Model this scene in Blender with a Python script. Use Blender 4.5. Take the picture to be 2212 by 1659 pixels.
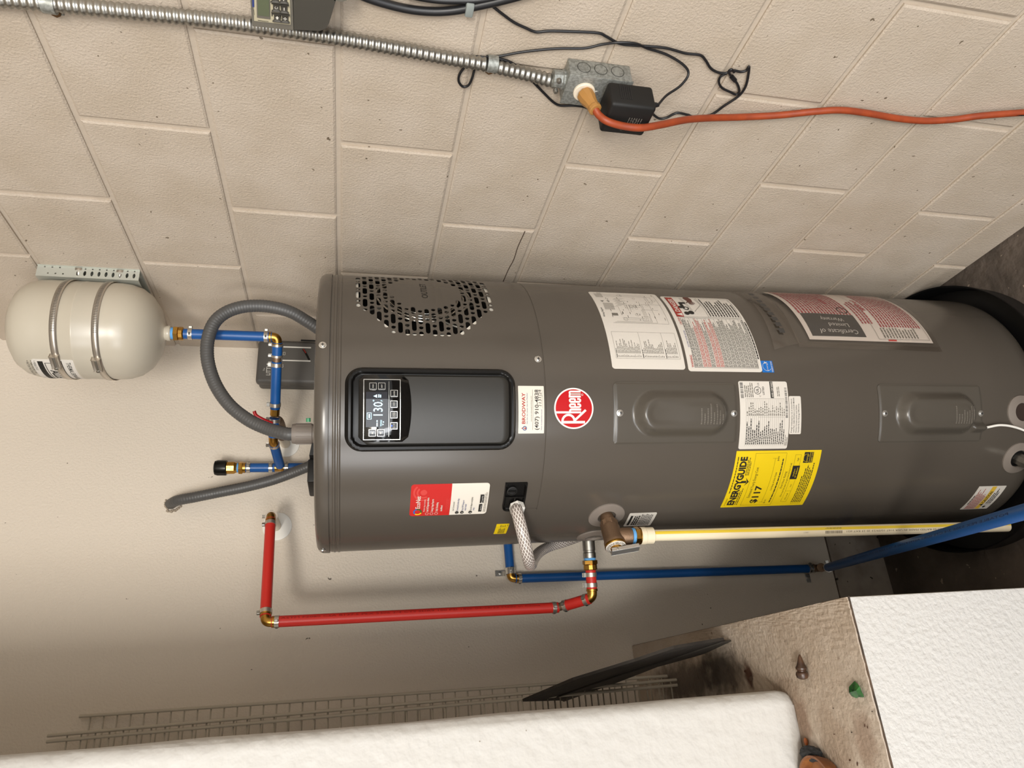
import bpy, bmesh, math, random
from mathutils import Vector, Matrix
random.seed(7)
scene = bpy.context.scene
for o in list(bpy.data.objects): bpy.data.objects.remove(o)
COL = scene.collection

# ------------------------------------------------------------------ camera
FPX = 1530.0
CAM = Vector((-0.8952, -0.7739, 1.4973))
RX = Vector((0.91149799, -0.41071218, 0.02206636))     # right in the upright room
RD = Vector((-0.07271138, -0.21370939, -0.97418753))   # down in the upright room
RF = Vector((0.40482647, 0.8863655, -0.22465913))      # viewing direction
cd = bpy.data.cameras.new('camera'); cam = bpy.data.objects.new('camera', cd); COL.objects.link(cam)
cd.sensor_fit = 'HORIZONTAL'; cd.sensor_width = 36.0; cd.lens = FPX / 2212 * 36.0; cd.clip_start = 0.02; cd.clip_end = 60
cam.matrix_world = Matrix(((RD.x, RX.x, -RF.x, CAM.x), (RD.y, RX.y, -RF.y, CAM.y), (RD.z, RX.z, -RF.z, CAM.z), (0, 0, 0, 1)))
scene.camera = cam
# ------------------------------------------------------------------ light
w = bpy.data.worlds.new('garage_air'); scene.world = w; w.use_nodes = True
w.node_tree.nodes['Background'].inputs[0].default_value = (1.0, 0.975, 0.945, 1)
w.node_tree.nodes['Background'].inputs[1].default_value = 1.05
def area(name, loc, target, sx, sy, power, color, spread=math.pi):
    l = bpy.data.lights.new(name, 'AREA'); l.shape = 'RECTANGLE'; l.size = sx; l.size_y = sy; l.energy = power; l.color = color; l.spread = spread
    o = bpy.data.objects.new(name, l); COL.objects.link(o); o.location = loc
    o.rotation_euler = (Vector(target) - Vector(loc)).to_track_quat('-Z', 'Y').to_euler(); return o
area('garage_door_daylight', (-2.9, -4.4, 1.05), (-0.6, 0.6, 0.95), 3.0, 2.1, 106, (0.93, 0.97, 1.0))
area('left_added_light', (-4.6, -2.3, 1.35), (-0.2, 0.3, 1.15), 1.4, 1.5, 64, (0.97, 0.98, 1.0))  # added lamp, not a known window; throws the heater's shadow onto the blocks
area('added_streak_light', (-3.55, -3.9, 1.0), (-0.4, 0.5, 1.1), 0.34, 2.0, 38, (0.95, 0.97, 1.0))  # added narrow lamp, not a known door; puts a vertical streak on the heater
area('ceiling_lamp', (-2.2, -2.7, 2.35), (-0.4, 0.9, 1.55), 0.9, 0.5, 106, (1.0, 0.955, 0.885))
vs = scene.view_settings
vs.view_transform = 'Standard'; vs.look = 'None'; vs.exposure = -0.42; vs.gamma = 1.0; vs.use_curve_mapping = False

# ------------------------------------------------------------------ placing helpers (photo pixel + one known coordinate -> point in the room)
def ray(x, y): return RX * ((1659 - y - 829.5) / FPX) + RD * ((x - 1106) / FPX) + RF
def atX(x, y, v): d = ray(x, y); return CAM + d * ((v - CAM.x) / d.x)
def atY(x, y, v): d = ray(x, y); return CAM + d * ((v - CAM.y) / d.y)
def atZ(x, y, v): d = ray(x, y); return CAM + d * ((v - CAM.z) / d.z)
def atD(x, y, v): return CAM + ray(x, y) * v
YB = 0.995            # back wall
# water heater frame: axis leans a little
HO = Vector((-0.30641686, 0.62922114, 0.0)); RH = 0.2826
HM = Matrix(((0.99992432, 0.0000617912, 0.0123027), (0.0, 0.99998739, -0.0050225), (-0.01230287, 0.00502212, 0.9999117)))
def S(x, y, r=RH):    # pixel -> (arc length, height) on the heater jacket
    d = HM @ ray(x, y); o = HM @ (CAM - HO)
    a = d.x**2 + d.y**2; b = 2 * (o.x * d.x + o.y * d.y); c = o.x**2 + o.y**2 - r * r
    q = max(b * b - 4 * a * c, 0.0); t = (-b - math.sqrt(q)) / (2 * a); p = o + d * t
    return math.atan2(p.x, -p.y) * RH, p.z
def hm(s, z, h=0.0):  # (arc, height, offset) -> heater local point
    a = s / RH; r = RH + h; return Vector((r * math.sin(a), -r * math.cos(a), z))
def hw(p): return HO + HM.transposed() @ Vector(p)

# ------------------------------------------------------------------ materials
def lin(c):
    if isinstance(c, str): c = tuple(int(c[i:i+2], 16) / 255 for i in (0, 2, 4))
    return tuple((v / 12.92 if v <= 0.04045 else ((v + 0.055) / 1.055) ** 2.4) for v in c) + (1,)
MATS = {}
def mat(name, color, rough=0.5, metal=0.0, bump=None, var=None, spec=0.5, emit=None, coat=0.0, alpha=None, rvar=None):
    m = bpy.data.materials.new(name); m.use_nodes = True; nt = m.node_tree; b = nt.nodes['Principled BSDF']
    c = lin(color); b.inputs['Base Color'].default_value = c; b.inputs['Roughness'].default_value = rough; b.inputs['Metallic'].default_value = metal
    b.inputs['Specular IOR Level'].default_value = spec; b.inputs['Coat Weight'].default_value = coat; b.inputs['Coat Roughness'].default_value = 0.08
    if emit: b.inputs['Emission Color'].default_value = lin(emit[0]); b.inputs['Emission Strength'].default_value = emit[1]
    if alpha is not None: b.inputs['Alpha'].default_value = alpha
    geo = nt.nodes.new('ShaderNodeNewGeometry') if (bump or var or rvar) else None
    def noise(scale, detail=3.0):
        n = nt.nodes.new('ShaderNodeTexNoise'); n.inputs['Scale'].default_value = scale; n.inputs['Detail'].default_value = detail
        nt.links.new(geo.outputs['Position'], n.inputs['Vector']); return n
    if bump:   # (scale, strength, distance)
        n = noise(bump[0]); bp = nt.nodes.new('ShaderNodeBump'); bp.inputs['Strength'].default_value = bump[1]; bp.inputs['Distance'].default_value = bump[2]
        nt.links.new(n.outputs['Fac'], bp.inputs['Height']); nt.links.new(bp.outputs['Normal'], b.inputs['Normal'])
    if var:    # (color2, scale, lo, hi)
        n = noise(var[1], 6.0); r = nt.nodes.new('ShaderNodeValToRGB'); r.color_ramp.elements[0].position = var[2]; r.color_ramp.elements[1].position = var[3]
        r.color_ramp.elements[0].color = lin(var[0]); r.color_ramp.elements[1].color = c
        nt.links.new(n.outputs['Fac'], r.inputs['Fac']); nt.links.new(r.outputs['Color'], b.inputs['Base Color'])
    if rvar:
        n = noise(rvar[0]); mr = nt.nodes.new('ShaderNodeMapRange'); mr.inputs['To Min'].default_value = rvar[1]; mr.inputs['To Max'].default_value = rvar[2]
        nt.links.new(n.outputs['Fac'], mr.inputs['Value']); nt.links.new(mr.outputs['Result'], b.inputs['Roughness'])
    MATS[name] = m; return m
def specks(m, scale, thr, color, width=0.02):     # dirt flecks that belong to the surface
    nt = m.node_tree; b = nt.nodes['Principled BSDF']; inp = b.inputs['Base Color']
    geo = nt.nodes.new('ShaderNodeNewGeometry'); n = nt.nodes.new('ShaderNodeTexNoise'); n.inputs['Scale'].default_value = scale; n.inputs['Detail'].default_value = 2
    nt.links.new(geo.outputs['Position'], n.inputs['Vector'])
    r = nt.nodes.new('ShaderNodeValToRGB'); r.color_ramp.elements[0].position = thr; r.color_ramp.elements[1].position = thr + width
    nt.links.new(n.outputs['Fac'], r.inputs['Fac'])
    mx = nt.nodes.new('ShaderNodeMix'); mx.data_type = 'RGBA'
    nt.links.new(r.outputs['Color'], mx.inputs[0])
    if inp.links: nt.links.new(inp.links[0].from_socket, mx.inputs[6])
    else: mx.inputs[6].default_value = inp.default_value
    mx.inputs[7].default_value = lin(color); nt.links.new(mx.outputs[2], inp)
def plastic_film(name, tint, gloss):
    m = bpy.data.materials.new(name); m.use_nodes = True; nt = m.node_tree; nt.nodes.clear()
    out = nt.nodes.new('ShaderNodeOutputMaterial'); mix = nt.nodes.new('ShaderNodeMixShader'); t = nt.nodes.new('ShaderNodeBsdfTransparent'); g = nt.nodes.new('ShaderNodeBsdfGlossy')
    t.inputs[0].default_value = tint; g.inputs['Roughness'].default_value = 0.18; mix.inputs[0].default_value = gloss
    nt.links.new(t.outputs[0], mix.inputs[1]); nt.links.new(g.outputs[0], mix.inputs[2]); nt.links.new(mix.outputs[0], out.inputs[0]); MATS[name] = m; return m

block_paint = mat('block_paint', 'c0b3a4', 0.52, bump=(260, 0.6, 0.0025), var=('b7a998', 9, 0.35, 0.65)); specks(block_paint, 75, 0.73, '6d6050')
mortar_paint = mat('mortar_paint', 'bcaf9f', 0.65, bump=(120, 0.4, 0.002))
drywall = mat('drywall_paint', 'd6cbbc', 0.55, bump=(190, 0.6, 0.0022)); specks(drywall, 70, 0.79, '6a5f52')
curb_mat = mat('curb_paint', 'a89d90', 0.8, bump=(60, 0.3, 0.002), var=('8d8175', 14, 0.35, 0.6)); specks(curb_mat, 45, 0.68, '3b352e')
rust_line = mat('rusty_joint', '4a382b', 0.9)
white_stucco = mat('white_stucco', 'c6c5c3', 0.65, bump=(120, 0.8, 0.003))
white_plaster = mat('white_plaster', 'c3c1bd', 0.6, bump=(45, 0.6, 0.005)); specks(white_plaster, 90, 0.77, '8c8478')
ledge_paint = mat('ledge_paint', 'b9ac9e', 0.75, bump=(170, 0.6, 0.003), var=('aa9a89', 8, 0.38, 0.62)); specks(ledge_paint, 60, 0.70, '6d5847', 0.08)
dirt = mat('dark_dirt', '3d332b', 0.95, bump=(80, 0.6, 0.003), var=('5b4a3c', 30, 0.4, 0.6))
rust_dirt = mat('rust_dirt', '4a2c1c', 0.95, bump=(90, 0.6, 0.003))
concrete = mat('floor_concrete', '6b6057', 0.85, bump=(40, 0.8, 0.006), var=('463e37', 6, 0.35, 0.65)); specks(concrete, 55, 0.70, '98897a')
ceil_mat = mat('ceiling_paint', 'd8cfc0', 0.8, bump=(60, 0.3, 0.003))
jacket = mat('heater_grey_enamel', '504a43', 0.24, bump=(500, 0.03, 0.0005), spec=0.5)
panelgrey = mat('cover_plate_enamel', '504b44', 0.24, spec=0.5)
black_pl = mat('black_plastic', '0d0c0b', 0.30, spec=0.3)
black_mat = mat('matte_black_plastic', '0e0d0c', 0.6)
plate_mat = mat('charcoal_sparkle_plate', '282622', 0.42, bump=(900, 0.12, 0.0004), rvar=(700, 0.34, 0.5))
gloss_black = mat('gloss_black_glass', '080808', 0.06)
silver = mat('bright_silver', 'd8d4cc', 0.22, metal=1.0)
steel = mat('zinc_steel', 'a5a39d', 0.35, metal=1.0, rvar=(120, 0.25, 0.5))
galv = mat('galvanised_steel', 'a3a5a1', 0.45, metal=0.6, var=('878984', 240, 0.4, 0.6))
stainless = mat('stainless_band', 'c9c1b6', 0.32, metal=0.85)
chrome = mat('chrome', 'dcdad5', 0.2, metal=0.85)
brass = mat('brass', 'b68a42', 0.28, metal=1.0, rvar=(200, 0.2, 0.42))
bronze = mat('cast_bronze', '8a7059', 0.5, metal=0.75, bump=(260, 0.4, 0.001))
pex_blue = mat('blue_pex', '154f8f', 0.38, spec=0.4)
pex_red = mat('red_pex', 'c02a22', 0.42, spec=0.4)
cpvc = mat('cream_cpvc', 'e6d9bd', 0.4)
cpvc_y = mat('cpvc_yellow_stripe', 'e3c53c', 0.4)
print_dark = mat('pipe_print', '5b5140', 0.7)
print_navy = mat('blue_pipe_print', '0a2350', 0.6)
print_maroon = mat('red_pipe_print', '7c1613', 0.6)
tape_blue = mat('sealant_blue', '5d9fd8', 0.6)
tank_paint = mat('tank_paint', 'b9b1a1', 0.3, spec=0.5)
cap_blue = mat('blue_cap', '1d4ba3', 0.45)
white_pl = mat('white_plastic', 'e9e6df', 0.4)
ivory = mat('ivory_plastic', 'e4d8c4', 0.45)
conduit_grey = mat('flex_conduit_grey', '4b4a49', 0.45, bump=(60, 0.2, 0.001))
fit_grey = mat('fitting_grey', '7a7169', 0.5)
opener_grey = mat('control_box_grey', '575450', 0.55, bump=(300, 0.1, 0.001))
stripe = mat('printed_white', 'd9d6cd', 0.6)
rubber = mat('black_rubber_cord', '17171a', 0.4)
orange_cord = mat('orange_cord', '9a421f', 0.45, var=('8b3b1e', 40, 0.4, 0.6))
tan_plug = mat('tan_plug', 'a6783f', 0.45)
knock = mat('knockout_line', '4d4c48', 0.6, metal=0.6)
ctrl_grey = mat('controller_grey', '6a665d', 0.5)
ctrl_dark = mat('controller_dark', '45423c', 0.5)
ctrl_face = mat('controller_face', 'b8b096', 0.5)
lcd = mat('lcd_green', '5f6650', 0.3)
pan_black = mat('drain_pan_black', '0b0b0c', 0.45)
shelf_wire = mat('shelf_vinyl', 'b0a899', 0.45)
plank_mat = mat('dark_weathered_wood', '24201d', 0.75, bump=(50, 0.5, 0.003), var=('302b26', 25, 0.4, 0.65))
plank_edge = mat('grey_weathered_edge', '3a352f', 0.85, bump=(50, 0.5, 0.003))
wood_brown = mat('brown_turned_wood', '4d3423', 0.35, var=('2f211a', 60, 0.4, 0.6))
leaf_mat = mat('green_glass', '2c6b2c', 0.25, var=('1d3520', 70, 0.4, 0.6))
rock_mat = mat('dark_rock', '27292b', 0.85, bump=(190, 0.6, 0.0022))
clay = mat('brown_clay', '8d5c31', 0.5, var=('6d3f1f', 50, 0.4, 0.6))
seed_mat = mat('amber_seed', '9a5322', 0.35)
paper = mat('label_white', 'd2ccc3', 0.5)
paper_w = mat('label_card', 'dbd4c8', 0.5)
ink = mat('ink_black', '1a1815', 0.6)
ink_grey = mat('ink_grey', '6f6a62', 0.6)
ink_red = mat('ink_red', 'a52a20', 0.6)
ink_blue = mat('ink_blue', '2f3f7d', 0.6)
lab_red = mat('label_red', 'bd2420', 0.35)
lab_red2 = mat('label_red_light', 'c8423c', 0.35)
emblem_red = mat('emblem_red', 'b81a20', 0.16)
emblem_white = mat('emblem_white', 'ece8e0', 0.16)
lab_yellow = mat('label_yellow', 'e3c40e', 0.45)
lab_blue = mat('label_blue', '1668b8', 0.4)
lab_gold = mat('label_gold', 'd9b23c', 0.5)
danger_red = mat('danger_red', '9c2a22', 0.45)
skin_ink = mat('hand_print', '5a2f25', 0.5)
screen_on = mat('screen_digits', 'bfe6f5', 0.4, emit=('b8e8ff', 1.6))
screen_dim = mat('screen_glass', '1c1c22', 0.12, emit=('30323c', 0.10))
led_blue = mat('led_blue', '2040ff', 0.4, emit=('3060ff', 2.5))
insul = mat('white_foam', 'd8d2c6', 0.7)
film = plastic_film('pouch_film', (0.93, 0.92, 0.91, 1), 0.10)
film_edge = plastic_film('pouch_seal', (0.86, 0.84, 0.82, 1), 0.16)
pouch_dark = mat('pouch_dark_card', '3c3a38', 0.5)
pouch_red = mat('pouch_red_print', '9a3a40', 0.6)
pouch_paper = mat('pouch_paper', 'cfc4ba', 0.6)
# braided hose: two crossing thread families over milky vinyl
def braided():
    m = bpy.data.materials.new('braided_vinyl'); m.use_nodes = True; nt = m.node_tree; b = nt.nodes['Principled BSDF']; b.inputs['Roughness'].default_value = 0.22
    uv = nt.nodes.new('ShaderNodeUVMap'); sep = nt.nodes.new('ShaderNodeSeparateXYZ'); nt.links.new(uv.outputs[0], sep.inputs[0])
    outs = []
    for sg in (1, -1):
        a = nt.nodes.new('ShaderNodeMath'); a.operation = 'MULTIPLY'; a.inputs[1].default_value = 6 * sg; nt.links.new(sep.outputs[0], a.inputs[0])
        c = nt.nodes.new('ShaderNodeMath'); c.operation = 'MULTIPLY'; c.inputs[1].default_value = 95; nt.links.new(sep.outputs[1], c.inputs[0])
        s = nt.nodes.new('ShaderNodeMath'); s.operation = 'ADD'; nt.links.new(a.outputs[0], s.inputs[0]); nt.links.new(c.outputs[0], s.inputs[1])
        f = nt.nodes.new('ShaderNodeMath'); f.operation = 'FRACT'; nt.links.new(s.outputs[0], f.inputs[0])
        l = nt.nodes.new('ShaderNodeMath'); l.operation = 'LESS_THAN'; l.inputs[1].default_value = 0.24; nt.links.new(f.outputs[0], l.inputs[0]); outs.append(l)
    mx = nt.nodes.new('ShaderNodeMath'); mx.operation = 'MAXIMUM'; nt.links.new(outs[0].outputs[0], mx.inputs[0]); nt.links.new(outs[1].outputs[0], mx.inputs[1])
    cm = nt.nodes.new('ShaderNodeMix'); cm.data_type = 'RGBA'; cm.inputs[6].default_value = lin('857a73'); cm.inputs[7].default_value = lin('e0d9d3')
    nt.links.new(mx.outputs[0], cm.inputs[0]); nt.links.new(cm.outputs[2], b.inputs['Base Color']); return m
braid = braided()

def stain_and_shade(m, items):     # soft edged stains and painted shade at fixed spots: (centre, radii, colour, strength)
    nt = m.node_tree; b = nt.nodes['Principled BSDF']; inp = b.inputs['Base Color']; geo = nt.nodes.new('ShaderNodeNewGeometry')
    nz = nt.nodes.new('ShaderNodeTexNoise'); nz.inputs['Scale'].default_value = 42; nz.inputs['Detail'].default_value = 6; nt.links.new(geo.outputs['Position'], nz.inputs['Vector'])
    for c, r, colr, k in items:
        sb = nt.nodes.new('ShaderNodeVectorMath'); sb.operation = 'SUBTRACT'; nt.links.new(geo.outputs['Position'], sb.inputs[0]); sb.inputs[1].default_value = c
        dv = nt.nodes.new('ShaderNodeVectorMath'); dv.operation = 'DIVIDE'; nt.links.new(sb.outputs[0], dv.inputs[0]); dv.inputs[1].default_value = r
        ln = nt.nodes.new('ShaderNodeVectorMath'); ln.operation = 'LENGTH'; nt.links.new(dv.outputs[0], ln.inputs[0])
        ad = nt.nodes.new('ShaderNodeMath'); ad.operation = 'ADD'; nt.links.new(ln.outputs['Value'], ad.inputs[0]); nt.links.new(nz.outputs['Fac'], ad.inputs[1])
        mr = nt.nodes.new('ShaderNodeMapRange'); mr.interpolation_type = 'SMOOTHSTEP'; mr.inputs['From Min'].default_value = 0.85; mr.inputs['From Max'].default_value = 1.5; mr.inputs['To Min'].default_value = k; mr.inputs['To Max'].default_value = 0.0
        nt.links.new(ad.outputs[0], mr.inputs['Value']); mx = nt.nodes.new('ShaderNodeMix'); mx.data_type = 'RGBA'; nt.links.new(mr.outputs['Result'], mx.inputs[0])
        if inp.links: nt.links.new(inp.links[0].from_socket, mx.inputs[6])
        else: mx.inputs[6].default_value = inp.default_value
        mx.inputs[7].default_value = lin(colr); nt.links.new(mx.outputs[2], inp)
def zc(x, y): return tuple(atZ(x, y, 0.795))
stain_and_shade(ledge_paint, [(zc(1480, 1470), (0.06, 0.22, 0.05), '4a3e34', 0.85), (zc(1560, 1455), (0.05, 0.10, 0.05), '3f352d', 0.8), (zc(1618, 1458), (0.028, 0.016, 0.05), '4a2a1a', 0.95), (zc(1735, 1560), (0.055, 0.025, 0.05), '7a5f4c', 0.7), (zc(1800, 1600), (0.07, 0.05, 0.05), '94806c', 0.7), (zc(1870, 1600), (0.05, 0.03, 0.05), '846b58', 0.6), (zc(1690, 1490), (0.03, 0.05, 0.05), '8a7664', 0.6)])  # patches under the plank paint its shadow together with dirt; the others are stains
emboss = mat('embossed_highlight', '736d65', 0.3)
zinc_light = mat('zinc_plated_sheet', 'bdbfb6', 0.4, metal=0.35)

# ------------------------------------------------------------------ mesh helpers
def tag(o, label=None, cat=None, group=None, kind=None):
    if label: o['label'] = label
    if cat: o['category'] = cat
    if group: o['group'] = group
    if kind: o['kind'] = kind
    return o
def thing(name, label, cat, loc, group=None):
    o = bpy.data.objects.new(name, None); COL.objects.link(o); o.location = loc; o.empty_display_size = 0.03
    return tag(o, label, cat, group)
def par(o, parent, local=False):
    if parent is not None:
        o.parent = parent
        if not local:
            if parent.parent is None: o.matrix_parent_inverse = Matrix.Translation(-parent.location)
def mobj(name, verts, faces, m, parent=None, smooth=False, local=False, uvs=None, angle=None):
    me = bpy.data.meshes.new(name); me.from_pydata([tuple(v) for v in verts], [], faces); me.update()
    if m: me.materials.append(m)
    if uvs:
        ul = me.uv_layers.new(name='UVMap')
        for poly in me.polygons:
            for li, vi in zip(poly.loop_indices, poly.vertices): ul.data[li].uv = uvs[vi]
    if smooth:
        for p in me.polygons: p.use_smooth = True
        if angle: me.set_sharp_from_angle(angle=math.radians(angle))
    o = bpy.data.objects.new(name, me); COL.objects.link(o); par(o, parent, local); return o
def bobj(name, bm, m, parent=None, smooth=False, local=False, angle=40):
    bmesh.ops.recalc_face_normals(bm, faces=bm.faces)
    me = bpy.data.meshes.new(name); bm.to_mesh(me); bm.free()
    if m: me.materials.append(m)
    if smooth:
        for p in me.polygons: p.use_smooth = True
        me.set_sharp_from_angle(angle=math.radians(angle))
    o = bpy.data.objects.new(name, me); COL.objects.link(o); par(o, parent, local); return o
def box(bm, lo, hi, bev=0.0, seg=2):
    r = bmesh.ops.create_cube(bm, size=1.0); vs = r['verts']
    lo = Vector(lo); hi = Vector(hi); c = (lo + hi) / 2; d = hi - lo
    for v in vs: v.co = Vector((v.co.x * d.x, v.co.y * d.y, v.co.z * d.z)) + c
    if bev:
        es = list({e for v in vs for e in v.link_edges}); bmesh.ops.bevel(bm, geom=es, offset=bev, segments=seg, affect='EDGES', profile=0.5)
def boxobj(name, lo, hi, m, parent=None, bev=0.0, seg=2, smooth=True, local=False):
    bm = bmesh.new(); box(bm, lo, hi, bev, seg); return bobj(name, bm, m, parent, smooth and bev > 0, local)
def obox(bm, c, ax, half, bev=0.0, seg=2):      # box along three axes
    r = bmesh.ops.create_cube(bm, size=2.0); vs = r['verts']
    for v in vs: q = v.co.copy(); v.co = Vector(c) + ax[0] * (q.x * half[0]) + ax[1] * (q.y * half[1]) + ax[2] * (q.z * half[2])
    if bev:
        es = list({e for v in vs for e in v.link_edges}); bmesh.ops.bevel(bm, geom=es, offset=bev, segments=seg, affect='EDGES', profile=0.5)
def frame(d, up=None):
    d = Vector(d).normalized(); u = Vector(up) if up is not None else (Vector((0, 0, 1)) if abs(d.z) < 0.9 else Vector((0, 1, 0)))
    x = u.cross(d)
    if x.length < 1e-6: x = Vector((1, 0, 0)).cross(d)
    x.normalize(); y = d.cross(x); return x, y, d
def lathe(name, p, d, prof, m, parent=None, seg=24, local=False, smooth=True, angle=35, rot=0.0):
    """profile [(radius, distance along axis)]"""
    x, y, d = frame(d); p = Vector(p); V = []; F = []
    for r, t in prof:
        for i in range(seg):
            a = 2 * math.pi * i / seg + rot; V.append(p + d * t + x * (r * math.cos(a)) + y * (r * math.sin(a)))
    n = len(prof)
    for j in range(n - 1):
        for i in range(seg):
            k = (i + 1) % seg; F.append((j * seg + i, j * seg + k, (j + 1) * seg + k, (j + 1) * seg + i))
    if prof[0][0] > 1e-6: F.append(tuple(reversed(range(seg))))
    if prof[-1][0] > 1e-6: F.append(tuple((n - 1) * seg + i for i in range(seg)))
    bm = bmesh.new(); vv = [bm.verts.new(v) for v in V]
    for f in F:
        try: bm.faces.new([vv[i] for i in f])
        except ValueError: pass
    bmesh.ops.remove_doubles(bm, verts=bm.verts, dist=1e-6)
    return bobj(name, bm, m, parent, smooth, local, angle)
def crom(P, n=8):
    P = [Vector(p) for p in P]; out = []
    for i in range(len(P) - 1):
        a = P[i - 1] if i else P[0] * 2 - P[1]; b = P[i]; c = P[i + 1]; d = P[i + 2] if i + 2 < len(P) else P[-1] * 2 - P[-2]
        for k in range(n):
            t = k / n; out.append(0.5 * ((2 * b) + (c - a) * t + (2 * a - 5 * b + 4 * c - d) * t * t + (3 * b - a - 3 * c + d) * t ** 3))
    out.append(P[-1]); return out
def resample(P, step):
    out = [P[0].copy()]; acc = 0.0
    for a, b in zip(P[:-1], P[1:]):
        L = (b - a).length
        if L < 1e-9: continue
        t = step - acc
        while t <= L: out.append(a + (b - a) * (t / L)); t += step
        acc = L - (t - step)
    out.append(P[-1].copy()); return out
def tube_data(P, r, seg=12, rfun=None):
    P = [Vector(p) for p in P]; n = len(P); V = []; F = []; UV = []
    T = [(P[min(i + 1, n - 1)] - P[max(i - 1, 0)]).normalized() for i in range(n)]
    x, y, _ = frame(T[0]); L = 0.0
    for i in range(n):
        if i:
            L += (P[i] - P[i - 1]).length; ax = T[i - 1].cross(T[i])
            if ax.length > 1e-8:
                q = Matrix.Rotation(T[i - 1].angle(T[i]), 3, ax.normalized()); x = q @ x
            x = (x - T[i] * x.dot(T[i])).normalized(); y = T[i].cross(x)
        rr = rfun(i, L) if rfun else r
        for k in range(seg):
            a = 2 * math.pi * k / seg; V.append(P[i] + x * (rr * math.cos(a)) + y * (rr * math.sin(a))); UV.append((abs(2 * k / seg - 1.0), L))
    for i in range(n - 1):
        for k in range(seg):
            j = (k + 1) % seg; F.append((i * seg + k, i * seg + j, (i + 1) * seg + j, (i + 1) * seg + k))
    F.append(tuple(reversed(range(seg)))); F.append(tuple((n - 1) * seg + k for k in range(seg)))
    return V, F, UV
def tube(name, P, r, m, parent=None, seg=12, smoothpath=True, n=8, rfun=None, local=False):
    Q = crom(P, n) if smoothpath and len(P) > 2 else [Vector(p) for p in P]
    V, F, UV = tube_data(Q, r, seg, rfun); return mobj(name, V, F, m, parent, True, local, UV, 60)
def prism(name, top, down, m, parent=None):    # polygon extruded by a vector
    n = len(top); V = [Vector(p) for p in top] + [Vector(p) + Vector(down) for p in top]
    F = [tuple(range(n)), tuple(reversed(range(n, 2 * n)))] + [(i, i + n, (i + 1) % n + n, (i + 1) % n) for i in range(n)]
    bm = bmesh.new(); vv = [bm.verts.new(v) for v in V]; [bm.faces.new([vv[i] for i in f]) for f in F]
    return bobj(name, bm, m, parent)

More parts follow.
